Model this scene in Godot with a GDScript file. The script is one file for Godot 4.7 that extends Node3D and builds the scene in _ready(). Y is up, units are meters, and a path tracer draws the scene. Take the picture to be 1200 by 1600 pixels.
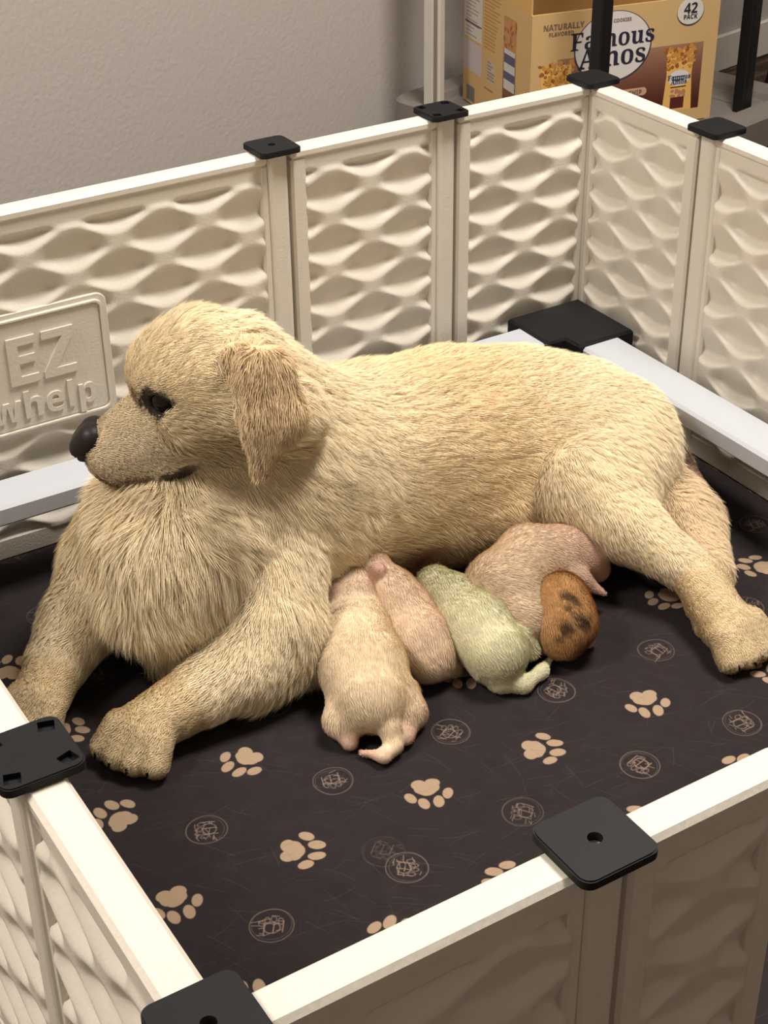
extends Node3D
# A golden retriever nursing newborn puppies in a white whelping box. Units are metres, y is up.
# The rear right corner of the whelping box stands at x = 0, z = 0; the box reaches to x = -SIDE and z = SIDE.

const SIDE := 1.188
const WALL_H := 0.4572
const FLOOR_Y := -0.006
const STEP := 0.254

var taken := {}
var rng := RandomNumberGenerator.new()
var noise := FastNoiseLite.new()

# ---------------------------------------------------------------- helpers

func numbered(called: String) -> String:
	if not taken.has(called):
		taken[called] = 0
		return called
	taken[called] += 1
	return "%s_%03d" % [called, taken[called]]

func thing(called: String, label: String, category: String, at := Vector3.ZERO, turn := 0.0, group := "") -> Node3D:
	var o := Node3D.new()
	o.name = numbered(called)
	add_child(o)
	o.position = at
	o.rotation.y = turn
	o.set_meta("label", label)
	o.set_meta("category", category)
	if group != "":
		o.set_meta("group", group)
	return o

func part(called: String, mesh: Mesh, material: Material, parent: Node, at := Vector3.ZERO) -> MeshInstance3D:
	var o := MeshInstance3D.new()
	o.name = called
	o.mesh = mesh
	o.material_override = material
	parent.add_child(o, true)
	o.position = at
	return o

func structure(called: String, mesh: Mesh, material: Material, at := Vector3.ZERO, turn := 0.0) -> MeshInstance3D:
	var o := part(called, mesh, material, self, at)
	o.rotation.y = turn
	o.set_meta("kind", "structure")
	return o

func rgb(r: float, g: float, b: float) -> Color:
	return Color(r / 255.0, g / 255.0, b / 255.0)

func lin(r: float, g: float, b: float) -> Color:
	return Color(r / 255.0, g / 255.0, b / 255.0).srgb_to_linear()

func matte(c: Color, rough := 0.7, specular := 0.4) -> StandardMaterial3D:
	var m := StandardMaterial3D.new()
	m.albedo_color = c
	m.roughness = rough
	m.metallic_specular = specular
	return m

func noise_tex(freq: float, size := 512, bump := 0.0, octaves := 4, sd := 1) -> NoiseTexture2D:
	var n := FastNoiseLite.new()
	n.seed = sd
	n.frequency = freq
	n.fractal_octaves = octaves
	var t := NoiseTexture2D.new()
	t.width = size
	t.height = size
	t.seamless = true
	t.noise = n
	if bump > 0.0:
		t.as_normal_map = true
		t.bump_strength = bump
	return t

# A mesh being put together: every face carries the normal it is given, or smooth normals are worked out at the end.
class Shape:
	var v := PackedVector3Array()
	var n := PackedVector3Array()
	var c := PackedColorArray()
	var uv := PackedVector2Array()
	var idx := PackedInt32Array()

	func tri(a: Vector3, b: Vector3, d: Vector3, out: Vector3) -> void:
		var m := (d - a).cross(b - a)
		if m.length_squared() < 1e-20:
			return
		if m.dot(out) < 0.0:
			var t := b
			b = d
			d = t
			m = -m
		m = m.normalized()
		var s := v.size()
		v.append_array([a, b, d])
		n.append_array([m, m, m])
		uv.append_array([Vector2.ZERO, Vector2.ZERO, Vector2.ZERO])
		idx.append_array([s, s + 1, s + 2])

	func quad(a: Vector3, b: Vector3, d: Vector3, e: Vector3, out: Vector3) -> void:
		tri(a, b, d, out)
		tri(a, d, e, out)

	# A box with chamfered edges.
	func box(lo: Vector3, hi: Vector3, ch := 0.002, xf := Transform3D()) -> void:
		var mid := (lo + hi) * 0.5
		var half := (hi - lo) * 0.5
		ch = minf(ch, minf(half.x, minf(half.y, half.z)) * 0.95)
		var p := {}
		for sx in [-1, 1]:
			for sy in [-1, 1]:
				for sz in [-1, 1]:
					var s := Vector3(sx, sy, sz)
					for ax in 3:
						var q := half - Vector3(ch, ch, ch)
						q[ax] = half[ax]
						p[[sx, sy, sz, ax]] = xf * (mid + q * s)
		for sx in [-1, 1]:
			for sy in [-1, 1]:
				for sz in [-1, 1]:
					tri(p[[sx, sy, sz, 0]], p[[sx, sy, sz, 1]], p[[sx, sy, sz, 2]], xf.basis * Vector3(sx, sy, sz))
		for s in [-1, 1]:
			quad(p[[s, -1, -1, 0]], p[[s, 1, -1, 0]], p[[s, 1, 1, 0]], p[[s, -1, 1, 0]], xf.basis * Vector3(s, 0, 0))
			quad(p[[-1, s, -1, 1]], p[[1, s, -1, 1]], p[[1, s, 1, 1]], p[[-1, s, 1, 1]], xf.basis * Vector3(0, s, 0))
			quad(p[[-1, -1, s, 2]], p[[1, -1, s, 2]], p[[1, 1, s, 2]], p[[-1, 1, s, 2]], xf.basis * Vector3(0, 0, s))
			for t in [-1, 1]:
				quad(p[[s, t, -1, 0]], p[[s, t, 1, 0]], p[[s, t, 1, 1]], p[[s, t, -1, 1]], xf.basis * Vector3(s, t, 0))
				quad(p[[s, -1, t, 0]], p[[s, 1, t, 0]], p[[s, 1, t, 2]], p[[s, -1, t, 2]], xf.basis * Vector3(s, 0, t))
				quad(p[[-1, s, t, 1]], p[[1, s, t, 1]], p[[1, s, t, 2]], p[[-1, s, t, 2]], xf.basis * Vector3(0, s, t))

	# An upright prism over a polygon (x, z), with a chamfer round its top.
	func prism(poly: PackedVector2Array, y0: float, y1: float, ch := 0.001, hole := 0.0) -> void:
		var inner := PackedVector2Array()
		var mid := Vector2.ZERO
		for q in poly:
			mid += q / poly.size()
		for q in poly:
			inner.append(q + (mid - q).normalized() * ch)
		var count := poly.size()
		for i in count:
			var j := (i + 1) % count
			var a := poly[i]
			var b := poly[j]
			var o2 := (a + b) * 0.5 - mid
			var o := Vector3(o2.x, 0, o2.y)
			quad(Vector3(a.x, y0, a.y), Vector3(b.x, y0, b.y), Vector3(b.x, y1 - ch, b.y), Vector3(a.x, y1 - ch, a.y), o)
			var a1 := inner[i]
			var b1 := inner[j]
			quad(Vector3(a.x, y1 - ch, a.y), Vector3(b.x, y1 - ch, b.y), Vector3(b1.x, y1, b1.y), Vector3(a1.x, y1, a1.y), o.normalized() + Vector3.UP)
			if hole > 0.0:
				var ha := mid + (a - mid).normalized() * hole
				var hb := mid + (b - mid).normalized() * hole
				quad(Vector3(a1.x, y1, a1.y), Vector3(b1.x, y1, b1.y), Vector3(hb.x, y1, hb.y), Vector3(ha.x, y1, ha.y), Vector3.UP)
				quad(Vector3(ha.x, y1, ha.y), Vector3(hb.x, y1, hb.y), Vector3(hb.x, y0, hb.y), Vector3(ha.x, y0, ha.y), -o)
				quad(Vector3(a.x, y0, a.y), Vector3(b.x, y0, b.y), Vector3(hb.x, y0, hb.y), Vector3(ha.x, y0, ha.y), Vector3.DOWN)
		if hole <= 0.0:
			var t := Geometry2D.triangulate_polygon(inner)
			for i in range(0, t.size(), 3):
				var p := inner[t[i]]
				var q := inner[t[i + 1]]
				var r := inner[t[i + 2]]
				tri(Vector3(p.x, y1, p.y), Vector3(q.x, y1, q.y), Vector3(r.x, y1, r.y), Vector3.UP)
				p = poly[t[i]]
				q = poly[t[i + 1]]
				r = poly[t[i + 2]]
				tri(Vector3(p.x, y0, p.y), Vector3(q.x, y0, q.y), Vector3(r.x, y0, r.y), Vector3.DOWN)

	# A round bar of changing radius along a line of points.
	func tube(pts: Array, radii: Array, sides := 12, closed := true) -> void:
		var first := v.size()
		var side := Vector3.ZERO
		for i in pts.size():
			var d: Vector3 = (pts[mini(i + 1, pts.size() - 1)] - pts[maxi(i - 1, 0)]).normalized()
			if side == Vector3.ZERO:
				side = d.cross(Vector3.UP if absf(d.y) < 0.9 else Vector3.RIGHT).normalized()
			side = (side - d * side.dot(d)).normalized()
			var up := d.cross(side)
			for k in sides:
				var a := TAU * k / sides
				var o := side * cos(a) + up * sin(a)
				v.append(pts[i] + o * radii[i])
				n.append(o)
				uv.append(Vector2.ZERO)
		for i in pts.size() - 1:
			for k in sides:
				var a := first + i * sides + k
				var b := first + i * sides + (k + 1) % sides
				idx.append_array([a, b, a + sides, b, b + sides, a + sides])
		if closed:
			for e in [0, pts.size() - 1]:
				var o: Vector3 = (pts[0] - pts[1]) if e == 0 else (pts[e] - pts[e - 1])
				for k in sides:
					tri(pts[e], v[first + e * sides + k], v[first + e * sides + (k + 1) % sides], o)

	func add(mesh: Mesh, xf := Transform3D()) -> void:
		for s in mesh.get_surface_count():
			var a := mesh.surface_get_arrays(s)
			var at := v.size()
			for q in a[Mesh.ARRAY_VERTEX]:
				v.append(xf * q)
				uv.append(Vector2.ZERO)
			for q in a[Mesh.ARRAY_NORMAL]:
				n.append((xf.basis * q).normalized())
			if a[Mesh.ARRAY_INDEX] == null:
				for i in a[Mesh.ARRAY_VERTEX].size():
					idx.append(at + i)
			else:
				for i in a[Mesh.ARRAY_INDEX]:
					idx.append(at + i)

	func done() -> ArrayMesh:
		var a := []
		a.resize(Mesh.ARRAY_MAX)
		a[Mesh.ARRAY_VERTEX] = v
		a[Mesh.ARRAY_NORMAL] = n
		if c.size() == v.size():
			a[Mesh.ARRAY_COLOR] = c
		if uv.size() == v.size():
			a[Mesh.ARRAY_TEX_UV] = uv
		a[Mesh.ARRAY_INDEX] = idx
		var m := ArrayMesh.new()
		m.add_surface_from_arrays(Mesh.PRIMITIVE_TRIANGLES, a)
		return m

func box_mesh(lo: Vector3, hi: Vector3, ch := 0.002) -> ArrayMesh:
	var s := Shape.new()
	s.box(lo, hi, ch)
	return s.done()

func rounded_square(half: float, r: float, seg := 5, half2 := -1.0) -> PackedVector2Array:
	var out := PackedVector2Array()
	var hz := half if half2 < 0.0 else half2
	for q in 4:
		var cx := (half - r) * (1.0 if q == 0 or q == 3 else -1.0)
		var cz := (hz - r) * (1.0 if q < 2 else -1.0)
		for i in seg + 1:
			var a := PI / 2.0 * (q + float(i) / seg)
			out.append(Vector2(cx + cos(a) * r, cz + sin(a) * r))
	return out

func font(called: String, weight := 400, italic := false) -> Font:
	var s := SystemFont.new()
	s.font_names = PackedStringArray([called])
	s.font_weight = weight
	s.font_italic = italic
	return s

func letters(text: String, height: float, depth: float, f: Font) -> TextMesh:
	var t := TextMesh.new()
	t.text = text
	t.font = f
	t.font_size = 64
	t.pixel_size = height / 46.0
	t.depth = depth
	t.curve_step = 1.0
	return t

# ---------------------------------------------------------------- the scene

func _ready() -> void:
	noise.seed = 7
	noise.frequency = 1.0
	# camera
	var cam := Camera3D.new()
	cam.name = "camera"
	add_child(cam)
	cam.transform = Transform3D(Basis(Vector3(0.84937, -0.01169, 0.52766), Vector3(0.28821, 0.84781, -0.44515), Vector3(-0.44215, 0.53018, 0.72348)).orthonormalized(), Vector3(-1.3987, 1.1200, 1.7146))
	cam.fov = 35.749
	cam.near = 0.02
	cam.current = true
	# surroundings and exposure
	var env := Environment.new()
	env.background_mode = Environment.BG_COLOR
	env.background_color = Color(0, 0, 0)
	env.tonemap_mode = Environment.TONE_MAPPER_LINEAR
	env.tonemap_exposure = 1.06
	env.sdfgi_enabled = true
	env.ssao_enabled = true
	env.ssil_enabled = true
	var we := WorldEnvironment.new()
	we.name = "world_environment"
	we.environment = env
	add_child(we)
	ceiling_lamp("ceiling_lamp", "flat ceiling lamp right above the whelping box", Vector3(0.0, 2.40, 0.60), 6.2)
	ceiling_lamp("ceiling_lamp", "flat ceiling lamp farther left along the back wall", Vector3(-2.3, 2.40, 0.15), 5.0)
	room()
	whelping_box()
	blanket()
	cart()
	cookie_box()
	dog()
	puppies()
	black_bag()

# Two flat lamps on the ceiling, out of the frame: one above the far right part of the whelping box, one off to the left.
func ceiling_lamp(called: String, label: String, at: Vector3, energy: float) -> void:
	var t := thing(called, label, "lamp", at, ROOM_TURN)
	part("housing", box_mesh(Vector3(-0.33, -0.03, -0.33), Vector3(0.33, 0.0, 0.33), 0.008), matte(rgb(235, 235, 232)), t)
	var glow := matte(rgb(255, 250, 242))
	glow.emission_enabled = true
	glow.emission = LAMP_COLOR
	glow.emission_energy_multiplier = 2.0
	part("diffuser", box_mesh(Vector3(-0.30, -0.038, -0.30), Vector3(0.30, -0.03, 0.30), 0.003), glow, t)
	var l := AreaLight3D.new()
	l.name = called + "_glow"
	l.area_size = Vector2(0.60, 0.60)
	l.area_normalize_energy = true
	l.light_color = LAMP_COLOR
	l.light_energy = energy
	l.area_range = 9.0
	l.shadow_enabled = true
	add_child(l)
	l.position = at + Vector3(0, -0.042, 0)
	l.rotation = Vector3(-PI / 2.0, ROOM_TURN, 0)

const LAMP_COLOR := Color(1.0, 0.975, 0.94)

# ---------------------------------------------------------------- the room

const ROOM_TURN := 0.21395   # the house walls stand about 12 degrees askew to the whelping box

func room_point(x: float, z: float) -> Vector3:
	return Vector3(0.143, 0, -0.838) + Vector3(cos(ROOM_TURN), 0, -sin(ROOM_TURN)) * x + Vector3(sin(ROOM_TURN), 0, cos(ROOM_TURN)) * z

func room() -> void:
	var paint := matte(rgb(188, 181, 174), 0.6, 0.35)
	paint.normal_enabled = true
	paint.normal_texture = noise_tex(0.06, 512, 2.0, 4, 5)
	paint.normal_scale = 0.25
	paint.uv1_triplanar = true
	paint.uv1_scale = Vector3(2.5, 2.5, 2.5)
	var boards := matte(rgb(66, 50, 38), 0.55, 0.4)
	boards.albedo_texture = noise_tex(0.02, 512, 0.0, 5, 9)
	boards.albedo_color = rgb(120, 86, 60)
	boards.uv1_triplanar = true
	boards.uv1_scale = Vector3(0.6, 0.6, 4.0)
	var x0 := -3.2
	var x1 := 1.9
	var z1 := 3.9
	var mid := room_point((x0 + x1) * 0.5, z1 * 0.5)
	var fx := (x1 - x0) * 0.5
	var fz := z1 * 0.5
	structure("floor", box_mesh(Vector3(-fx - 0.1, FLOOR_Y - 0.1, -fz - 0.1), Vector3(fx + 0.1, FLOOR_Y, fz + 0.1), 0.001), boards, mid, ROOM_TURN)
	structure("ceiling", box_mesh(Vector3(-fx - 0.1, 2.4, -fz - 0.1), Vector3(fx + 0.1, 2.5, fz + 0.1), 0.001), matte(rgb(236, 232, 226), 0.9), mid, ROOM_TURN)
	structure("wall_back", box_mesh(Vector3(-fx - 0.1, FLOOR_Y, -0.1), Vector3(fx + 0.1, 2.4, 0), 0.001), paint, room_point((x0 + x1) * 0.5, 0), ROOM_TURN)
	structure("wall_front", box_mesh(Vector3(-fx - 0.1, FLOOR_Y, 0), Vector3(fx + 0.1, 2.4, 0.1), 0.001), paint, room_point((x0 + x1) * 0.5, z1), ROOM_TURN)
	structure("wall_left", box_mesh(Vector3(-0.1, FLOOR_Y, -fz), Vector3(0, 2.4, fz), 0.001), paint, room_point(x0, fz), ROOM_TURN)
	structure("wall_right", box_mesh(Vector3(0, FLOOR_Y, -fz), Vector3(0.1, 2.4, fz), 0.001), paint, room_point(x1, fz), ROOM_TURN)
	structure("baseboard_back", box_mesh(Vector3(-fx, FLOOR_Y, 0), Vector3(fx, 0.08, 0.012), 0.003), matte(rgb(222, 216, 206), 0.45), room_point((x0 + x1) * 0.5, 0), ROOM_TURN)

# ---------------------------------------------------------------- the whelping box

var plastic: StandardMaterial3D
var black_plastic: StandardMaterial3D
var rail_plastic: StandardMaterial3D

# Depth of the moulded wave pattern: wavy ridges in opposite phase with almond-shaped hollows between them.
func wave_depth(x: float, y: float, middle: float) -> float:
	var q := 0.0368
	var amp := 0.0100
	var w := amp * cos(TAU * (x - middle) / 0.118)
	var guess := int(floor(y / q))
	for k in range(guess - 1, guess + 2):
		var lo := k * q + (w if k % 2 == 0 else -w)
		var hi := (k + 1) * q + (-w if k % 2 == 0 else w)
		if y >= lo and y < hi:
			var t := (y - lo) / (hi - lo)
			var d := t / 0.30 if t < 0.30 else (1.0 - t) / 0.70
			d = lerpf(d, smoothstep(0.0, 1.0, d), 0.5)
			var open := clampf((hi - lo - (q - 2.0 * amp)) / (4.0 * amp), 0.0, 1.0)
			return d * 0.0100 * smoothstep(0.0, 0.55, open)
	return 0.0

# A panel along local x from 0 to length; the groove is at the start (-1), at the end (1) or nowhere (0).
func panel_mesh(length: float, groove: int, free_end := false) -> ArrayMesh:
	var s := Shape.new()
	var a := 0.013 + (0.007 if groove < 0 else 0.0)
	var b := length - 0.013 - (0.007 if groove > 0 else 0.0)
	if free_end:
		b = length
	var fa := a + (0.022 if groove < 0 else 0.012)
	var fb := b - (0.022 if groove > 0 or free_end else 0.012)
	var y0 := FLOOR_Y
	var top := WALL_H - 0.006
	s.box(Vector3(a, top - 0.013, -0.0145), Vector3(b, top, 0.0145), 0.0035)
	s.box(Vector3(a, y0, -0.0125), Vector3(fa, top - 0.012, 0.0125), 0.003)
	s.box(Vector3(fb, y0, -0.0125), Vector3(b, top - 0.012, 0.0125), 0.003)
	s.box(Vector3(fa - 0.002, y0, -0.0125), Vector3(fb + 0.002, y0 + 0.03, 0.0125), 0.002)
	# moulded field
	var ya := y0 + 0.028
	var yb := top - 0.012
	var nx := int(ceil((fb - fa) / 0.004)) + 2
	var ny := int(ceil((yb - ya) / 0.0024))
	var middle := (fa + fb) * 0.5
	for side in [1, -1]:
		var first := s.v.size()
		for j in ny + 1:
			for i in nx + 1:
				var x := fa + (fb - fa) * clampi(i - 1, 0, nx - 2) / (nx - 2)
				var y := ya + (yb - ya) * j / ny
				var fade := clampf((top - 0.030 - y) / 0.006, 0.0, 1.0)
				var z := 0.0145 - lerpf(0.003, wave_depth(x, y, middle), fade)
				if i == 0 or i == nx:
					x += -0.004 if i == 0 else 0.004
					z = minf(z, 0.0112)
				s.v.append(Vector3(x, y, z * side))
				s.n.append(Vector3.ZERO)
				s.uv.append(Vector2.ZERO)
		var from := s.idx.size()
		for j in ny:
			for i in nx:
				var p := first + j * (nx + 1) + i
				if side > 0:
					s.idx.append_array([p, p + nx + 1, p + 1, p + 1, p + nx + 1, p + nx + 2])
				else:
					s.idx.append_array([p, p + 1, p + nx + 1, p + 1, p + nx + 2, p + nx + 1])
		for t in range(from, s.idx.size(), 3):
			var p0 := s.idx[t]
			var p1 := s.idx[t + 1]
			var p2 := s.idx[t + 2]
			var m := (s.v[p2] - s.v[p0]).cross(s.v[p1] - s.v[p0])
			s.n[p0] += m
			s.n[p1] += m
			s.n[p2] += m
		for i in range(first, s.v.size()):
			s.n[i] = s.n[i].normalized()
	return s.done()

# The black cap of a post: plain, with a round hole, or with four slots.
func post_cap(parent: Node, at: Vector3, kind: int) -> void:
	var c := CSGCombiner3D.new()
	c.name = "post_cap"
	parent.add_child(c, true)
	c.position = at
	c.material_override = black_plastic
	for k in 2:
		var p := CSGPolygon3D.new()
		p.polygon = rounded_square(0.0285 - 0.0009 * k, 0.008, 6)
		p.depth = 0.0058 + 0.0009 * k
		p.rotation.x = PI / 2.0
		p.position.y = -0.005
		c.add_child(p)
	if kind == 1:
		var h := CSGCylinder3D.new()
		h.radius = 0.0048
		h.height = 0.03
		h.sides = 28
		h.operation = CSGShape3D.OPERATION_SUBTRACTION
		c.add_child(h)
	elif kind == 2:
		for sx in [-1, 1]:
			for sz in [-1, 1]:
				var b := CSGBox3D.new()
				b.size = Vector3(0.011, 0.012, 0.010)
				b.position = Vector3(sx * 0.0185, 0.0035, sz * 0.0185)
				b.rotation.y = 0.3 * sx * sz
				b.operation = CSGShape3D.OPERATION_SUBTRACTION
				c.add_child(b)

func post_mesh() -> ArrayMesh:
	var s := Shape.new()
	s.prism(rounded_square(0.0155, 0.0095, 5), FLOOR_Y, WALL_H - 0.005, 0.001)
	return s.done()

func whelping_box() -> void:
	plastic = matte(rgb(214, 207, 194), 0.42, 0.45)
	plastic.normal_enabled = true
	plastic.normal_texture = noise_tex(0.15, 256, 3.0, 3, 21)
	plastic.normal_scale = 0.12
	plastic.uv1_triplanar = true
	plastic.uv1_scale = Vector3(6, 6, 6)
	rail_plastic = matte(rgb(181, 184, 191), 0.38, 0.5)
	black_plastic = matte(rgb(25, 25, 27), 0.55, 0.3)
	var t := thing("whelping_box", "white whelping box of wave-moulded plastic panels with black post caps", "whelping box")
	var post := post_mesh()
	# posts, seen from above: x, z and the kind of cap
	for p in [[0.0, 0.0, 0], [-STEP, 0.0, 2], [-2 * STEP, 0.0, 1], [-SIDE, 0.0, 0], [0.0, STEP, 0], [0.0, SIDE - STEP, 1], [0.0, SIDE, 1],
			[-SIDE, STEP, 1], [-SIDE, SIDE - STEP, 2], [-SIDE, SIDE, 1], [-SIDE + STEP, SIDE, 1], [-STEP, SIDE, 1]]:
		part("post", post, plastic, t, Vector3(p[0], 0, p[1]))
		post_cap(t, Vector3(p[0], WALL_H, p[1]), p[2])
	# panels: start, end, groove, free end. Local x runs from start to end, local +z faces inwards on the rear wall.
	var wide := SIDE - 2 * STEP
	var made := {}
	for p in [
			[Vector2(-STEP, 0), Vector2(0, 0), -1, false], [Vector2(-2 * STEP, 0), Vector2(-STEP, 0), -1, false], [Vector2(-SIDE, 0), Vector2(-2 * STEP, 0), 0, false],
			[Vector2(0, 0), Vector2(0, STEP), 1, false], [Vector2(0, STEP), Vector2(0, SIDE - STEP), 1, false], [Vector2(0, SIDE - STEP), Vector2(0, SIDE), 0, false],
			[Vector2(-SIDE, 0), Vector2(-SIDE, STEP), 0, false], [Vector2(-SIDE, STEP), Vector2(-SIDE, SIDE - STEP), 0, false], [Vector2(-SIDE, SIDE - STEP), Vector2(-SIDE, SIDE), 0, false],
			[Vector2(-SIDE, SIDE), Vector2(-SIDE + STEP, SIDE), 0, false], [Vector2(-SIDE + STEP, SIDE), Vector2(-0.780, SIDE), -1, true], [Vector2(-STEP, SIDE), Vector2(0, SIDE), 0, false]]:
		var d: Vector2 = p[1] - p[0]
		var key := [snappedf(d.length(), 0.0001), p[2], p[3]]
		if not made.has(key):
			made[key] = panel_mesh(d.length(), p[2], p[3])
		var o := part("panel", made[key], plastic, t, Vector3(p[0].x, 0, p[0].y))
		o.rotation.y = -d.angle()
		if is_equal_approx(d.length(), wide) and p[0].y == 0.0:
			logo_plate(o, wide * 0.5)
	# the guard rails along the walls and the black corner pieces that carry them
	var lo := 0.148
	var hi := SIDE - 0.148
	for k in 4:
		var turn := k * PI / 2.0
		var x := Transform3D(Basis(Vector3.UP, turn), Vector3.ZERO)
		var mid := Vector3(-SIDE * 0.5, 0, SIDE * 0.5)
		var half := SIDE * 0.5
		if k != 2:
			var r := part("guard_rail", box_mesh(Vector3(lo - half - 0.004, 0.103, 0.045 - half), Vector3(hi - half + 0.004, 0.131, 0.110 - half), 0.004), rail_plastic, t, mid)
			r.transform.basis = x.basis
		var s := Shape.new()
		var e := half
		s.prism(PackedVector2Array([Vector2(e - 0.02, -e + 0.02), Vector2(e - 0.02, -e + 0.148), Vector2(e - 0.116, -e + 0.148), Vector2(e - 0.118, -e + 0.118), Vector2(e - 0.148, -e + 0.116), Vector2(e - 0.148, -e + 0.02)]), 0.098, 0.136, 0.004)
		s.prism(PackedVector2Array([Vector2(e - 0.02, -e + 0.02), Vector2(e - 0.02, -e + 0.09), Vector2(e - 0.09, -e + 0.09), Vector2(e - 0.09, -e + 0.02)]), 0.0, 0.099, 0.001)
		var c := part("rail_corner", s.done(), black_plastic, t, mid)
		c.transform.basis = x.basis

func logo_plate(panel: Node, middle: float) -> void:
	var s := Shape.new()
	var lo := Vector2(-0.094, 0.163)
	var hi := Vector2(0.094, 0.327)
	# raised rim and flat plate, rounded corners, then raised lettering
	for k in 3:
		var inset: float = [0.0, 0.006, 0.011][k]
		var z1: float = [0.0150, 0.0185, 0.0160][k]
		var poly := PackedVector2Array()
		for q in rounded_square((hi.x - lo.x) * 0.5 - inset, 0.014 - inset * 0.5, 6, (hi.y - lo.y) * 0.5 - inset):
			poly.append(q)
		if k == 1:
			# the rim is a ring
			var ins := rounded_square((hi.x - lo.x) * 0.5 - 0.0115, 0.0085, 6, (hi.y - lo.y) * 0.5 - 0.0115)
			for i in poly.size():
				var j := (i + 1) % poly.size()
				var c2 := Vector3(0, (lo.y + hi.y) * 0.5, 0)
				var a := Vector3(poly[i].x, poly[i].y, 0) + c2
				var b := Vector3(poly[j].x, poly[j].y, 0) + c2
				var a2 := Vector3(ins[i].x, ins[i].y, 0) + c2
				var b2 := Vector3(ins[j].x, ins[j].y, 0) + c2
				var am := a.lerp(a2, 0.3)
				var bm := b.lerp(b2, 0.3)
				var an := a.lerp(a2, 0.7)
				var bn := b.lerp(b2, 0.7)
				var o := (a + b) * 0.5 - c2
				var zz := Vector3(0, 0, z1)
				var z0 := Vector3(0, 0, 0.012)
				s.quad(a + z0, b + z0, bm + zz, am + zz, o.normalized() + Vector3(0, 0, 0.6))
				s.quad(am + zz, bm + zz, bn + zz, an + zz, Vector3(0, 0, 1))
				s.quad(an + zz, bn + zz, b2 + z0, a2 + z0, -o.normalized() + Vector3(0, 0, 0.6))
		else:
			var e := Shape.new()
			e.prism(poly, 0.0, z1, 0.0015)
			s.add(e.done(), Transform3D(Basis(Vector3(1, 0, 0), Vector3(0, 0, 1), Vector3(0, -1, 0)), Vector3(0, (lo.y + hi.y) * 0.5, 0)))
	var o := part("logo_plate", s.done(), plastic, panel, Vector3(middle, 0, 0))
	o.set_meta("label", "raised plate moulded with the maker's lettering")
	var big := letters("EZ", 0.062, 0.006, font("Droid Sans", 700))
	part("lettering", big, plastic, panel, Vector3(middle, 0.263, 0.0158))
	var small := letters("whelp", 0.034, 0.006, font("Droid Sans", 700))
	part("lettering", small, plastic, panel, Vector3(middle, 0.203, 0.0158))

# ---------------------------------------------------------------- the blanket

const MAT_LO := -SIDE + 0.02
const MAT_SIZE := SIDE - 0.04
const MAT_PX := 2048

func mat_px(x: float, z: float) -> Vector2:
	return Vector2((x - MAT_LO) / MAT_SIZE, (z - 0.02) / MAT_SIZE) * MAT_PX

func blot(im: Image, at: Vector2, half: Vector2, turn: float, c: Color, ring := 0.0, edge := 1.5) -> void:
	var reach := int(ceil(maxf(half.x, half.y))) + 2
	for y in range(maxi(0, int(at.y) - reach), mini(MAT_PX, int(at.y) + reach + 1)):
		for x in range(maxi(0, int(at.x) - reach), mini(MAT_PX, int(at.x) + reach + 1)):
			var q := (Vector2(x + 0.5, y + 0.5) - at).rotated(-turn)
			var d := Vector2(q.x / half.x, q.y / half.y).length()
			var px := (d - 1.0) * minf(half.x, half.y)
			var a := clampf(0.5 - px / edge, 0.0, 1.0)
			if ring > 0.0:
				a *= clampf(0.5 + (px + ring) / edge, 0.0, 1.0)
			if a > 0.0:
				im.set_pixel(x, y, im.get_pixel(x, y).lerp(c, a * c.a))

func stroke(im: Image, a: Vector2, b: Vector2, w: float, c: Color) -> void:
	var steps := int(ceil(a.distance_to(b)))
	for i in steps + 1:
		var p := a.lerp(b, float(i) / maxi(steps, 1))
		var r := int(ceil(w))
		for y in range(int(p.y) - r, int(p.y) + r + 1):
			for x in range(int(p.x) - r, int(p.x) + r + 1):
				if x >= 0 and y >= 0 and x < MAT_PX and y < MAT_PX:
					var f := clampf(w * 0.5 + 0.5 - p.distance_to(Vector2(x + 0.5, y + 0.5)), 0.0, 1.0)
					if f > 0.0:
						im.set_pixel(x, y, im.get_pixel(x, y).lerp(c, f * c.a))

# A printed paw: a three-lobed pad and four toes. It lies at (x, z) and its toes point along the angle.
func paw_print(im: Image, x: float, z: float, angle: float, size := 1.0, c := Color(0.62, 0.53, 0.44)) -> void:
	var k := MAT_PX / MAT_SIZE * size
	var at := mat_px(x, z)
	var f := Vector2(cos(angle), sin(angle))
	var s := f.orthogonal()
	blot(im, at + f * 0.003 * k, Vector2(0.0110, 0.0120) * k, angle, c)
	for e in [-1.0, 1.0]:
		blot(im, at + (-f * 0.0050 + s * 0.0078 * e) * k, Vector2(0.0082, 0.0090) * k, angle, c)
		blot(im, at + (f * 0.0005 + s * 0.0060 * e) * k, Vector2(0.0100, 0.0085) * k, angle - 0.5 * e, c)
		blot(im, at + (f * 0.0150 + s * 0.0215 * e) * k, Vector2(0.0092, 0.0060) * k, angle + 0.40 * e, c)
		blot(im, at + (f * 0.0265 + s * 0.0085 * e) * k, Vector2(0.0100, 0.0064) * k, angle + 0.12 * e, c)

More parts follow.
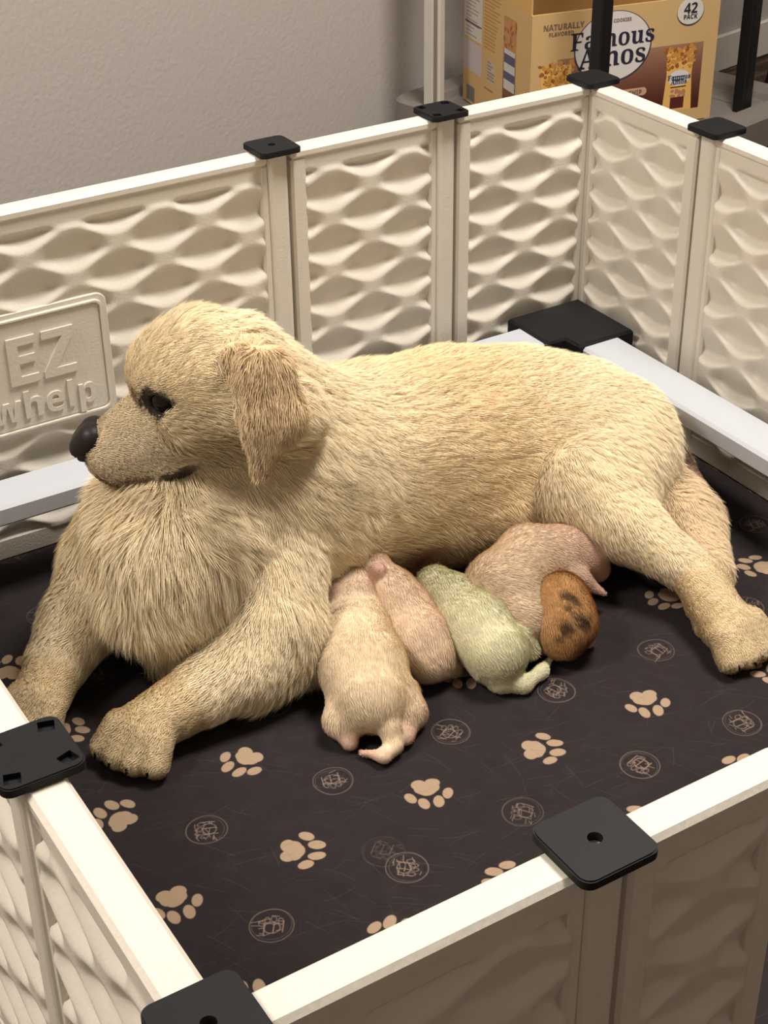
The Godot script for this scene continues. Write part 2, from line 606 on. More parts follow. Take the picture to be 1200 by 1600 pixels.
# A printed round badge: a fine double ring with a small line-drawn paw and scrawled letters.
func badge(im: Image, x: float, z: float, angle: float, strength := 0.75) -> void:
	var k := MAT_PX / MAT_SIZE
	var at := mat_px(x, z)
	var c := Color(0.52, 0.44, 0.39, strength * 0.85)
	var f := Vector2(cos(angle), sin(angle))
	var s := f.orthogonal()
	blot(im, at, Vector2(0.0215, 0.0215) * k, 0, c, 1.6)
	blot(im, at + f * 0.0015 * k, Vector2(0.0195, 0.0195) * k, 0, Color(c, strength * 0.6), 1.0)
	blot(im, at - f * 0.003 * k, Vector2(0.0075, 0.0085) * k, angle, c, 2.4)
	for i in 4:
		var o := (f * (0.0075 if i == 1 or i == 2 else 0.004) + s * (i - 1.5) * 0.0062) * k
		blot(im, at + o, Vector2(0.0045, 0.0030) * k, angle, c, 1.8)
	for i in 16:
		var o := (-f * rng.randf_range(-0.013, 0.014) + s * rng.randf_range(-0.013, 0.013)) * k
		stroke(im, at + o, at + o + (s * rng.randf_range(0.003, 0.008) + f * rng.randf_range(-0.003, 0.003)) * k, 1.8, Color(c, strength * 0.8))
	for i in 3:
		stroke(im, at + (s * (-0.012 + i * 0.009) + f * 0.004) * k, at + (s * (-0.009 + i * 0.009) - f * 0.010) * k, 2.2, c)

func blanket_image() -> Image:
	rng.seed = 41
	var im := Image.create(MAT_PX, MAT_PX, false, Image.FORMAT_RGB8)
	im.fill(rgb(43, 38, 39))
	# soft mottling of the fleece, brownish and greyish
	for i in 900:
		var p := Vector2(rng.randf() * MAT_PX, rng.randf() * MAT_PX)
		var c := rgb(53, 46, 46) if i % 3 == 0 else (rgb(36, 33, 34) if i % 3 == 1 else rgb(47, 37, 39))
		blot(im, p, Vector2(rng.randf_range(10, 34), rng.randf_range(7, 16)), rng.randf() * TAU, Color(c, 0.35), 0.0, 14.0)
	var pads := [[-0.847, 0.526, 2.73], [-1.001, 0.543, -1.86], [-0.875, 0.674, 0.53], [-1.003, 0.668, 1.67], [-0.712, 0.668, 1.93], [-0.582, 0.680, 0.45], [-0.426, 0.676, 1.95], [-0.272, 0.538, 2.83], [-0.133, 0.556, -2.24], [-0.568, 0.525, 2.12], [0.006, 0.401, 1.66], [-1.001, 0.375, 0.84], [-1.011, 0.247, -0.97], [-0.858, 0.220, 1.50], [-0.265, 0.718, -2.62]]
	var seals := [[-0.783, 0.462, 0.00, 0.80], [-0.789, 0.607, 1.70, 0.80], [-0.934, 0.602, 3.40, 0.85], [-0.940, 0.751, 5.10, 0.90], [-0.792, 0.756, 0.52, 0.90], [-0.800, 0.725, 2.22, 0.25], [-0.650, 0.753, 3.92, 0.60], [-0.641, 0.608, 5.62, 0.80], [-0.501, 0.613, 1.04, 0.85], [-0.503, 0.761, 2.74, 0.95], [-0.358, 0.615, 4.44, 0.70], [-0.364, 0.767, 6.14, 0.80], [-0.927, 0.303, 1.56, 0.60], [-0.921, 0.009, 3.26, 0.50], [-0.071, 0.475, 4.96, 0.60], [-0.001, 0.261, 0.38, 0.50]]
	# the print goes on in the same square repeat over the rest of the blanket
	for j in range(-5, 5):
		for i in range(-4, 7):
			var q := Vector2(-0.789 + 0.1445 * i, 0.608 + 0.149 * j)
			if seals.all(func(e): return Vector2(e[0], e[1]).distance_to(q) > 0.07):
				seals.append([q.x, q.y, rng.randf() * TAU, rng.randf_range(0.5, 0.9)])
			q += Vector2(-0.068, -0.077)
			if pads.all(func(e): return Vector2(e[0], e[1]).distance_to(q) > 0.075):
				pads.append([q.x, q.y, rng.randf() * TAU])
	for p in pads:
		paw_print(im, p[0], p[1], p[2], 0.92)
	for p in seals:
		badge(im, p[0], p[1], p[2], p[3])
	# shed hairs lying on the fleece
	for i in 2600:
		var p := Vector2(rng.randf() * MAT_PX, rng.randf() * MAT_PX)
		var a := rng.randfn(0.55, 0.55)
		var bend := rng.randf_range(-0.07, 0.07)
		var c := Color(0.42, 0.38, 0.36, rng.randf_range(0.08, 0.34))
		for k in int(rng.randf_range(4, 9)):
			var q := p + Vector2(cos(a), sin(a)) * 9.0
			stroke(im, p, q, 1.0, c)
			p = q
			a += bend
	return im

func mat_height(x: float, z: float) -> float:
	return 0.0022 * noise.get_noise_2d(x * 9.0, z * 9.0) + 0.0012 * noise.get_noise_2d(x * 31.0 + 5.0, z * 31.0) - 0.001

func blanket() -> void:
	var s := Shape.new()
	var cells := 150
	for j in cells + 1:
		for i in cells + 1:
			var x := MAT_LO + MAT_SIZE * i / cells
			var z := 0.02 + MAT_SIZE * j / cells
			s.v.append(Vector3(x, mat_height(x, z), z))
			var e := 0.004
			s.n.append(Vector3(mat_height(x - e, z) - mat_height(x + e, z), 2 * e, mat_height(x, z - e) - mat_height(x, z + e)).normalized())
			s.uv.append(Vector2(float(i) / cells, float(j) / cells))
	for j in cells:
		for i in cells:
			var p := j * (cells + 1) + i
			s.idx.append_array([p, p + 1, p + cells + 1, p + 1, p + cells + 2, p + cells + 1])
	# hem down to the floor
	for k in 4:
		for i in cells:
			var a: int
			var b: int
			match k:
				0:
					a = i
					b = i + 1
				1:
					a = cells * (cells + 1) + i
					b = a + 1
				2:
					a = i * (cells + 1)
					b = a + cells + 1
				3:
					a = i * (cells + 1) + cells
					b = a + cells + 1
			var o: Vector3 = [Vector3.FORWARD, Vector3.BACK, Vector3.LEFT, Vector3.RIGHT][k]
			s.quad(s.v[a], s.v[b], Vector3(s.v[b].x, FLOOR_Y, s.v[b].z), Vector3(s.v[a].x, FLOOR_Y, s.v[a].z), o)
	var m := matte(Color.WHITE, 0.95, 0.2)
	m.albedo_texture = ImageTexture.create_from_image(blanket_image())
	m.texture_repeat = false
	m.rim_enabled = true
	m.rim = 0.1
	m.rim_tint = 0.5
	var o := part("blanket", s.done(), m, self)
	o.set_meta("label", "dark charcoal fleece blanket printed with beige paw prints and round badges")
	o.set_meta("category", "blanket")

# ---------------------------------------------------------------- cart, cookie box, bag

const CART_Y := 0.20

# Cart point: x along its long side from the left end, z forward from its rear edge.
func cart_point(x: float, y: float, z: float) -> Vector3:
	var p := room_point(x + 0.0, z + 0.05)
	p.y = y
	return p

func shelf_mesh(w: float, d: float) -> ArrayMesh:
	var s := Shape.new()
	# tray with a rounded lip round a sunken middle
	var steps := [[0.0, -0.060, 0.035], [0.0, -0.006, 0.035], [0.006, 0.0, 0.032], [0.050, 0.0, 0.018], [0.054, -0.003, 0.016], [0.060, -0.014, 0.014], [0.062, -0.016, 0.012]]
	var rings := []
	for e in steps:
		rings.append(rounded_square(w * 0.5 - e[0], e[2], 6, d * 0.5 - e[0]))
	for k in steps.size() - 1:
		for i in rings[k].size():
			var j: int = (i + 1) % rings[k].size()
			var a := Vector3(rings[k][i].x, steps[k][1], rings[k][i].y)
			var b := Vector3(rings[k][j].x, steps[k][1], rings[k][j].y)
			var c := Vector3(rings[k + 1][j].x, steps[k + 1][1], rings[k + 1][j].y)
			var e := Vector3(rings[k + 1][i].x, steps[k + 1][1], rings[k + 1][i].y)
			var out := Vector3(a.x, 0, a.z).normalized() * (1.0 if k < 3 else -1.0) + Vector3(0, 1.2 if k > 0 else 0.0, 0)
			s.quad(a, b, c, e, out)
	for y in [-0.016, -0.060]:
		var ring: PackedVector2Array = rings[6] if y > -0.05 else rings[0]
		var t := Geometry2D.triangulate_polygon(ring)
		for i in range(0, t.size(), 3):
			var p := [ring[t[i]], ring[t[i + 1]], ring[t[i + 2]]]
			s.tri(Vector3(p[0].x, y, p[0].y), Vector3(p[1].x, y, p[1].y), Vector3(p[2].x, y, p[2].y), Vector3.UP if y > -0.05 else Vector3.DOWN)
	# low ribs across the sunken floor
	var x := -w * 0.5 + 0.12
	while x < w * 0.5 - 0.10:
		s.box(Vector3(x, -0.017, -d * 0.5 + 0.07), Vector3(x + 0.016, -0.0140, d * 0.5 - 0.07), 0.001)
		x += 0.11
	return s.done()

func cart() -> void:
	var w := 0.56
	var d := 0.575
	var mid := cart_point(w * 0.5, 0, d * 0.5)
	var t := thing("utility_cart", "grey plastic utility cart with black posts behind the whelping box", "cart", Vector3(mid.x, 0, mid.z), ROOM_TURN)
	var grey := matte(rgb(116, 109, 103), 0.5, 0.4)
	grey.normal_enabled = true
	grey.normal_texture = noise_tex(0.2, 256, 3.0, 3, 33)
	grey.normal_scale = 0.2
	grey.uv1_triplanar = true
	grey.uv1_scale = Vector3(5, 5, 5)
	var black := matte(rgb(17, 17, 19), 0.4, 0.45)
	var pale := matte(rgb(190, 184, 174), 0.5, 0.4)
	var shelf := shelf_mesh(w, d)
	part("shelf", shelf, grey, t, Vector3(0, CART_Y, 0))
	part("shelf", shelf, grey, t, Vector3(0, 0.98, 0))
	var inv := t.transform.affine_inverse()
	var left: Vector3 = inv * Vector3(0.2800, 0, -0.3290)
	var right: Vector3 = inv * Vector3(0.6751, 0, -0.3917)
	for p in [left, right, Vector3(left.x, 0, -left.z), Vector3(right.x, 0, -right.z)]:
		var s := Shape.new()
		if p.z > 0.0:
			s.prism(rounded_square(0.0135, 0.005, 4), CART_Y - 0.018, 0.94, 0.002)
			part("post", s.done(), black, t, Vector3(p.x, 0, p.z))
		else:
			# the rear posts are light grey channels with a slot down the front
			s.box(Vector3(-0.019, CART_Y - 0.018, -0.012), Vector3(-0.015, 0.94, 0.010), 0.001)
			s.box(Vector3(-0.018, CART_Y - 0.018, -0.012), Vector3(0.016, 0.94, -0.008), 0.001)
			s.box(Vector3(-0.004, CART_Y - 0.018, -0.012), Vector3(0.012, 0.94, 0.012), 0.004)
			s.box(Vector3(0.012, CART_Y - 0.018, -0.012), Vector3(0.024, 0.94, 0.002), 0.003)
			part("post", s.done(), pale, t, Vector3(p.x, 0, p.z))
	for sx in [-1, 1]:
		for sz in [-1, 1]:
			var c := Vector3(sx * (w * 0.5 - 0.07), 0, sz * (d * 0.5 - 0.07))
			var f := Shape.new()
			f.box(Vector3(-0.022, 0.075, -0.022), Vector3(0.022, CART_Y - 0.059, 0.022), 0.003)
			f.box(Vector3(-0.022, 0.030, -0.022), Vector3(-0.017, 0.078, 0.022), 0.001)
			f.box(Vector3(0.017, 0.030, -0.022), Vector3(0.022, 0.078, 0.022), 0.001)
			part("caster_fork", f.done(), black, t, c)
			var wheel := Shape.new()
			wheel.tube([Vector3(-0.015, 0.034, 0), Vector3(-0.012, 0.034, 0), Vector3(0.012, 0.034, 0), Vector3(0.015, 0.034, 0)], [0.034, 0.0395, 0.0395, 0.034], 20)
			part("caster_wheel", wheel.done(), matte(rgb(60, 58, 56), 0.6), t, c)

const BOX_W := 0.368
const BOX_D := 0.282
const BOX_H := 0.222

func paint_rect(im: Image, x0: float, y0: float, x1: float, y1: float, c: Color) -> void:
	im.fill_rect(Rect2i(int(x0), int(y0), int(x1 - x0), int(y1 - y0)), c)

func paint_oval(im: Image, at: Vector2, half: Vector2, turn: float, c: Color) -> void:
	var reach := int(maxf(half.x, half.y)) + 2
	for y in range(maxi(0, int(at.y) - reach), mini(im.get_height(), int(at.y) + reach)):
		for x in range(maxi(0, int(at.x) - reach), mini(im.get_width(), int(at.x) + reach)):
			var q := (Vector2(x, y) - at).rotated(-turn)
			var d := (Vector2(q.x / half.x, q.y / half.y).length() - 1.0) * minf(half.x, half.y)
			if d < 0.5:
				im.set_pixel(x, y, im.get_pixel(x, y).lerp(c, clampf(0.5 - d, 0.0, 1.0) * c.a))

# The printed picture of a snack bag with a see-through window of cookies at its top.
func paint_bag(im: Image, x: float, y: float, w: float, h: float) -> void:
	var tan_c := rgb(222, 176, 100)
	for j in int(h):
		var t := j / h
		var half := w * 0.5 * (0.80 + 0.12 * absf(t - 0.4) * 2.0)
		paint_rect(im, x + w * 0.5 - half, y + j, x + w * 0.5 + half, y + j + 1, tan_c)
	for i in 60:
		var p := Vector2(x + rng.randf_range(0.02, 0.98) * w, y + rng.randf_range(-0.05, 0.30) * h)
		paint_oval(im, p, Vector2(rng.randf_range(7, 13), rng.randf_range(6, 11)), rng.randf() * TAU, rgb(198, 140, 68) if i % 3 else rgb(150, 92, 40))
	for i in 40:
		var p := Vector2(x + rng.randf_range(0.03, 0.97) * w, y + rng.randf_range(-0.04, 0.30) * h)
		paint_oval(im, p, Vector2(2.5, 2.0), 0.0, rgb(92, 52, 26))
	paint_oval(im, Vector2(x + w * 0.5, y + h * 0.46), Vector2(w * 0.34, h * 0.13), 0, rgb(214, 212, 216))
	paint_rect(im, x + w * 0.30, y + h * 0.43, x + w * 0.70, y + h * 0.45, rgb(70, 72, 98))
	paint_rect(im, x + w * 0.32, y + h * 0.485, x + w * 0.68, y + h * 0.51, rgb(70, 72, 98))
	paint_rect(im, x + w * 0.25, y + h * 0.60, x + w * 0.75, y + h * 0.625, rgb(92, 50, 32))
	for i in 18:
		paint_oval(im, Vector2(x + w * rng.randf_range(0.28, 0.72), y + h * rng.randf_range(0.66, 0.78)), Vector2(9, 7), 0, rgb(176, 124, 92))
	paint_rect(im, x + w * 0.28, y + h * 0.78, x + w * 0.72, y + h * 0.97, rgb(84, 38, 30))

func box_front_image() -> Image:
	rng.seed = 5
	var im := Image.create(920, 556, false, Image.FORMAT_RGB8)
	im.fill(rgb(200, 166, 116))
	# the brown field runs from milk chocolate to dark chocolate, as printed
	for j in range(200, 500):
		var t := clampf((j - 200) / 260.0, 0.0, 1.0)
		paint_rect(im, 128, j, 852, j + 1, rgb(158, 118, 92).lerp(rgb(74, 34, 28), t))
	paint_oval(im, Vector2(395, 175), Vector2(190, 158), 0, rgb(58, 56, 66))
	paint_oval(im, Vector2(395, 172), Vector2(184, 152), 0, rgb(214, 206, 204))
	paint_bag(im, 40, 225, 170, 290)
	paint_bag(im, 660, 225, 160, 275)
	paint_oval(im, Vector2(770, 62), Vector2(68, 62), 0, rgb(64, 60, 66))
	paint_oval(im, Vector2(770, 58), Vector2(66, 58), 0, rgb(212, 204, 196))
	for j in range(372, 408):
		paint_rect(im, 300, j, 560, j + 1, rgb(196, 158, 128))
	paint_oval(im, Vector2(560, 390), Vector2(18, 18), 0, rgb(196, 158, 128))
	paint_oval(im, Vector2(300, 390), Vector2(18, 18), 0, rgb(196, 158, 128))
	paint_rect(im, 330, 422, 545, 432, rgb(150, 104, 88))
	paint_oval(im, Vector2(575, 480), Vector2(34, 22), 0, rgb(40, 42, 66))
	return im

func box_side_image() -> Image:
	rng.seed = 6
	var im := Image.create(700, 556, false, Image.FORMAT_RGB8)
	im.fill(rgb(194, 160, 110))
	paint_rect(im, 10, 0, 200, 250, rgb(196, 190, 180))
	paint_rect(im, 10, 262, 200, 400, rgb(184, 176, 176))
	for j in 14:
		paint_rect(im, 24, 12 + j * 17, 24 + rng.randf_range(60, 160), 16 + j * 17, rgb(126, 116, 104))
	paint_rect(im, 14, 176, 196, 182, rgb(60, 56, 52))
	for j in 16:
		paint_rect(im, 224, 6 + j * 16, 224 + rng.randf_range(110, 176), 12 + j * 16, rgb(170, 122, 64))
	paint_rect(im, 260, 300, 350, 400, rgb(182, 166, 138))
	for j in 6:
		paint_rect(im, 262, 306 + j * 15, 262 + rng.randf_range(40, 90), 313 + j * 15, rgb(134, 122, 114))
	paint_rect(im, 40, 470, 130, 545, rgb(150, 140, 124))
	for j in 9:
		paint_rect(im, 44 + j * 9.5, 474, 48 + j * 9.5 + (j % 3), 541, rgb(58, 58, 66))
	paint_rect(im, 236, 430, 330, 440, rgb(160, 116, 62))
	for j in range(60, 540):
		var t := clampf((j - 200) / 300.0, 0.0, 1.0)
		paint_rect(im, 430, j, 560, j + 1, rgb(172, 128, 88).lerp(rgb(92, 52, 42), t))
	for i in 40:
		paint_oval(im, Vector2(rng.randf_range(436, 554), rng.randf_range(70, 190)), Vector2(10, 8), rng.randf() * 3.0, rgb(150, 96, 56) if i % 2 else rgb(186, 134, 80))
	paint_rect(im, 440, 200, 550, 380, rgb(190, 186, 184))
	paint_rect(im, 440, 222, 550, 262, rgb(84, 86, 104))
	paint_rect(im, 440, 300, 550, 336, rgb(84, 86, 104))
	return im

func picture_face(im: Image, w: float, h: float) -> ArrayMesh:
	var s := Shape.new()
	s.quad(Vector3(0, 0, 0), Vector3(w, 0, 0), Vector3(w, h, 0), Vector3(0, h, 0), Vector3(0, 0, 1))
	for i in s.v.size():
		s.uv[i] = Vector2(s.v[i].x / w, 1.0 - s.v[i].y / h)
	return s.done()

func cookie_box() -> void:
	# local x runs along the printed front, local +z is the way the front faces; the origin is the left front corner of the bottom
	var t := thing("cookie_box", "open yellow cardboard cookie box with brown print on the grey cart", "box", Vector3(0.2372, CART_Y - 0.0145, -0.4609), -deg_to_rad(10.57))
	var card := matte(rgb(201, 160, 100), 0.7, 0.3)
	var inside := matte(rgb(150, 120, 84), 0.85, 0.2)
	var th := 0.003
	part("bottom", box_mesh(Vector3(th, 0, -BOX_D + th), Vector3(BOX_W - th, th, -th), 0.0005), inside, t)
	part("back_wall", box_mesh(Vector3(0, 0, -BOX_D), Vector3(BOX_W, BOX_H, -BOX_D + th), 0.0005), card, t)
	part("right_wall", box_mesh(Vector3(BOX_W - th, 0, -BOX_D + th), Vector3(BOX_W, BOX_H, -th), 0.0005), card, t)
	var front := part("front_wall", box_mesh(Vector3(0, 0, -th), Vector3(BOX_W, BOX_H, 0), 0.0005), card, t)
	var left := part("left_wall", box_mesh(Vector3(0, 0, -BOX_D + th), Vector3(th, BOX_H + 0.03, -th), 0.0005), card, t)
	var fm := matte(Color.WHITE, 0.6, 0.35)
	fm.albedo_texture = ImageTexture.create_from_image(box_front_image())
	fm.texture_repeat = false
	part("printed_face", picture_face(null, BOX_W - 0.001, BOX_H - 0.001), fm, front, Vector3(0.0005, 0.0005, 0.0004))
	var sm := matte(Color.WHITE, 0.6, 0.35)
	sm.albedo_texture = ImageTexture.create_from_image(box_side_image())
	sm.texture_repeat = false
	var side := part("printed_face", picture_face(null, BOX_D - 0.001, BOX_H - 0.001), sm, left, Vector3(-0.0004, 0.0005, -BOX_D + 0.0005))
	side.rotation.y = -PI / 2.0
	# lettering on the front
	var ink := matte(rgb(38, 38, 54), 0.6)
	var script := font("Droid Serif", 700, true)
	var k := BOX_W / 920.0
	for w in [["Famous", 392, 135, 0.030, ink], ["Amos", 395, 215, 0.034, ink], ["42", 770, 48, 0.018, ink], ["PACK", 770, 84, 0.008, ink],
			["CHOCOLATE CHIP", 430, 391, 0.0085, matte(rgb(120, 84, 66))], ["NATURALLY", 150, 60, 0.010, matte(rgb(120, 96, 76))], ["FLAVORED", 140, 90, 0.007, matte(rgb(120, 96, 76))],
			["WHERE COOKIES", 395, 62, 0.006, matte(rgb(110, 102, 104))], ["NET WT 42 OZ", 640, 532, 0.007, matte(rgb(150, 104, 60))], ["Famous", 740, 347, 0.0085, ink], ["Amos", 740, 368, 0.0085, ink], ["Famous", 125, 354, 0.0085, ink]]:
		var m := letters(w[0], w[3], 0.0003, script if w[0] in ["Famous", "Amos"] else font("Droid Sans", 700))
		part("lettering", m, w[4], front, Vector3(w[1] * k, BOX_H - w[2] * k, 0.0008))

func black_bag() -> void:
	var f := Field.new(Vector3(-0.2, -0.02, -0.16), Vector3(0.2, 0.34, 0.16), 0.012, 0.02)
	f.cap(Vector3(-0.08, 0.08, 0), 0.075, Vector3(0.08, 0.08, 0.02), 0.075)
	f.cap(Vector3(-0.04, 0.16, 0), 0.07, Vector3(0.05, 0.17, 0.0), 0.065)
	f.cap(Vector3(0.0, 0.24, 0), 0.03, Vector3(0.0, 0.29, 0.0), 0.012)
	f.bake()
	var p := hanging_at()
	var t := thing("black_bag", "black cloth bag slumped beside the cart at the right edge", "bag", p, 0.4)
	part("body", f.mesh(), matte(rgb(16, 16, 18), 0.75, 0.3), t)
	var s := Shape.new()
	var pts := []
	var radii := []
	for i in 13:
		var a := PI * i / 12.0
		pts.append(Vector3(cos(a) * 0.04, 0.27 + sin(a) * 0.05, 0))
		radii.append(0.006)
	s.tube(pts, radii, 8)
	part("handle", s.done(), matte(rgb(20, 20, 22), 0.7, 0.3), t)

func hanging_at() -> Vector3:
	return Vector3(1.07, FLOOR_Y, -0.60)

# ---------------------------------------------------------------- soft bodies

# A distance field on a grid: tapered capsules joined smoothly, meshed as surface nets.
class Field:
	var o: Vector3
	var h: float
	var k: float
	var nx: int
	var ny: int
	var nz: int
	var a := PackedFloat32Array()

	func _init(lo: Vector3, hi: Vector3, cell: float, blend: float) -> void:
		o = lo
		h = cell
		k = blend
		nx = int(ceil((hi.x - lo.x) / h)) + 1
		ny = int(ceil((hi.y - lo.y) / h)) + 1
		nz = int(ceil((hi.z - lo.z) / h)) + 1
		a.resize(nx * ny * nz)

	# flat: an axis along which the capsule is squashed by the factor thin.
	func cap(p: Vector3, r: float, q: Vector3, s: float, flat := Vector3.ZERO, thin := 1.0) -> void:
		var reach := maxf(r, s) * maxf(1.0, thin) + 5.0 * k
		var lo := Vector3(minf(p.x, q.x), minf(p.y, q.y), minf(p.z, q.z)) - Vector3.ONE * reach - o
		var hi := Vector3(maxf(p.x, q.x), maxf(p.y, q.y), maxf(p.z, q.z)) + Vector3.ONE * reach - o
		var d := q - p
		var dd := 1.0 / maxf(d.length_squared(), 1e-9)
		var ik := -1.0 / k
		var back := 1.0 / thin - 1.0
		var soft := 1.0 if thin == 1.0 else lerpf(thin, 1.0, 0.4)
		for z in range(maxi(0, int(lo.z / h)), mini(nz, int(hi.z / h) + 2)):
			for y in range(maxi(0, int(lo.y / h)), mini(ny, int(hi.y / h) + 2)):
				var at := (z * ny + y) * nx
				for x in range(maxi(0, int(lo.x / h)), mini(nx, int(hi.x / h) + 2)):
					var w := o + Vector3(x, y, z) * h - p
					var t := clampf(w.dot(d) * dd, 0.0, 1.0)
					w -= d * t
					if thin != 1.0:
						w += flat * (w.dot(flat) * back)
					var e := (w.length() - r - (s - r) * t) * soft
					if e < 5.0 * k:
						a[at + x] += exp(e * ik)

	func bake() -> void:
		for i in a.size():
			var s := a[i]
			a[i] = -k * log(s) if s > 1e-6 else 14.0 * k

	# Cut a rounded groove or hollow out of the baked field.
	func cut(p: Vector3, r: float, q: Vector3, s: float) -> void:
		var reach := maxf(r, s) + 2.0 * h
		var lo := Vector3(minf(p.x, q.x), minf(p.y, q.y), minf(p.z, q.z)) - Vector3.ONE * reach - o
		var hi := Vector3(maxf(p.x, q.x), maxf(p.y, q.y), maxf(p.z, q.z)) + Vector3.ONE * reach - o
		var d := q - p
		var dd := 1.0 / maxf(d.length_squared(), 1e-9)
		for z in range(maxi(0, int(lo.z / h)), mini(nz, int(hi.z / h) + 2)):
			for y in range(maxi(0, int(lo.y / h)), mini(ny, int(hi.y / h) + 2)):
				for x in range(maxi(0, int(lo.x / h)), mini(nx, int(hi.x / h) + 2)):
					var w := o + Vector3(x, y, z) * h - p
					var t := clampf(w.dot(d) * dd, 0.0, 1.0)
					var e := r + (s - r) * t - (w - d * t).length()
					var i := (z * ny + y) * nx + x
					a[i] = maxf(a[i], e)

	# Keep everything above a height (a body pressed flat on the ground).
	func press(y0: float) -> void:
		for z in nz:
			for y in ny:
				var e := y0 - (o.y + y * h)
				if e > -h:
					for x in nx:
						var i := (z * ny + y) * nx + x
						a[i] = maxf(a[i], e)

	# Fills v, n and idx of a shape.
	func into(s: Shape) -> void:
		var number := PackedInt32Array()
		number.resize(a.size())
		number.fill(-1)
		var sy := nx
		var sz := nx * ny
		var corner := [0, 1, sy, sy + 1, sz, sz + 1, sz + sy, sz + sy + 1]
		var place := []
		for i in 8:
			place.append(Vector3(i & 1, (i >> 1) & 1, i >> 2))
		var edges := [[0, 1], [2, 3], [4, 5], [6, 7], [0, 2], [1, 3], [4, 6], [5, 7], [0, 4], [1, 5], [2, 6], [3, 7]]
		var first := s.v.size()
		for z in nz - 1:
			for y in ny - 1:
				var at := (z * ny + y) * nx
				for x in nx - 1:
					var i := at + x
					var b := a[i] < 0.0
					if (a[i + 1] < 0.0) == b and (a[i + sy] < 0.0) == b and (a[i + sz] < 0.0) == b and (a[i + sy + 1] < 0.0) == b and (a[i + sz + 1] < 0.0) == b and (a[i + sz + sy] < 0.0) == b and (a[i + sz + sy + 1] < 0.0) == b:
						continue
					var sum := Vector3.ZERO
					var count := 0
					for e in edges:
						var u: float = a[i + corner[e[0]]]
						var w: float = a[i + corner[e[1]]]
						if (u < 0.0) != (w < 0.0):
							sum += place[e[0]].lerp(place[e[1]], u / (u - w))
							count += 1
					number[i] = s.v.size()
					s.v.append(o + (Vector3(x, y, z) + sum / count) * h)
					s.n.append(Vector3.ZERO)
		for z in range(1, nz - 1):
			for y in range(1, ny - 1):
				var at := (z * ny + y) * nx
				for x in range(1, nx - 1):
					var i := at + x
					var b := a[i] < 0.0
					if (a[i + 1] < 0.0) != b:
						face(s, number[i - sy - sz], number[i - sz], number[i], number[i - sy], b)
					if (a[i + sy] < 0.0) != b:
						face(s, number[i - 1 - sz], number[i - 1], number[i], number[i - sz], b)
					if (a[i + sz] < 0.0) != b:
						face(s, number[i - 1 - sy], number[i - sy], number[i], number[i - 1], b)
		for i in range(first, s.v.size()):
			s.n[i] = s.n[i].normalized()

	func face(s: Shape, p: int, q: int, r: int, t: int, flip: bool) -> void:
		if p < 0 or q < 0 or r < 0 or t < 0:
			return
		if flip:
			var m := q
			q = t
			t = m
		s.idx.append_array([p, q, r, p, r, t])
		var m := (s.v[r] - s.v[p]).cross(s.v[q] - s.v[t])
		s.n[p] += m
		s.n[q] += m
		s.n[r] += m
		s.n[t] += m

	func mesh() -> ArrayMesh:
		var s := Shape.new()
		into(s)
		return s.done()

# A bone of an animal: where it runs, and the coat on it.
class Bone:
	var p: Vector3
	var q: Vector3
	var r: float
	var s: float
	var flow: Vector3
	var hair: float
	var coat: Color
	var flat := Vector3.ZERO
	var thin := 1.0
	var boost := 1.0

# A marking of the coat only: it gives colour and hair length near a line, no shape.
func marking(list: Array, p: Vector3, r: float, q: Vector3, s: float, hair: float, coat: Color, boost := 40.0) -> void:
	bone(list, p, r, q, s, hair, coat)
	list[-1].boost = boost

func bone(list: Array, p: Vector3, r: float, q: Vector3, s: float, hair: float, coat: Color, flow := Vector3.ZERO, flat := Vector3.ZERO, thin := 1.0) -> void:
	var b := Bone.new()
	b.p = p
	b.q = q
	b.r = r
	b.s = s
	b.hair = hair
	b.coat = coat
	b.flow = flow if flow != Vector3.ZERO else (q - p).normalized()
	b.flat = flat
	b.thin = thin
	list.append(b)

# Colour, hair length and hair direction at every vertex, blended between the bones near it.
func coat_of(s: Shape, bones: Array, from: int, spread: float, out: Dictionary) -> void:
	for i in range(from, s.v.size()):
		var p := s.v[i]
		var total := 1e-9
		var flow := Vector3.ZERO
		var c := Vector3.ZERO
		var hair := 0.0
		for b: Bone in bones:
			var d := b.q - b.p
			var w := p - b.p
			var t := clampf(w.dot(d) / maxf(d.length_squared(), 1e-9), 0.0, 1.0)
			var e := (w - d * t).length() - b.r - (b.s - b.r) * t
			if e > 5.0 * spread and total > 1e-6:
				continue
			var g := exp(-maxf(e, -2.0 * spread) / spread)
			if b.boost != 1.0:
				g = b.boost * clampf(1.0 - e / (spread * 1.5), 0.0, 1.0)
			total += g
			if b.boost == 1.0:
				flow += b.flow * g
			c += Vector3(b.coat.r, b.coat.g, b.coat.b) * g
			hair += b.hair * g
		out.flow.append(flow / total)
		out.hair.append(hair / total)
		c /= total
		var m := 1.0 + 0.10 * noise.get_noise_3dv(p * 22.0) + 0.05 * noise.get_noise_3dv(p * 70.0)
		s.c.append(Color(c.x * m, c.y * m, c.z * m))

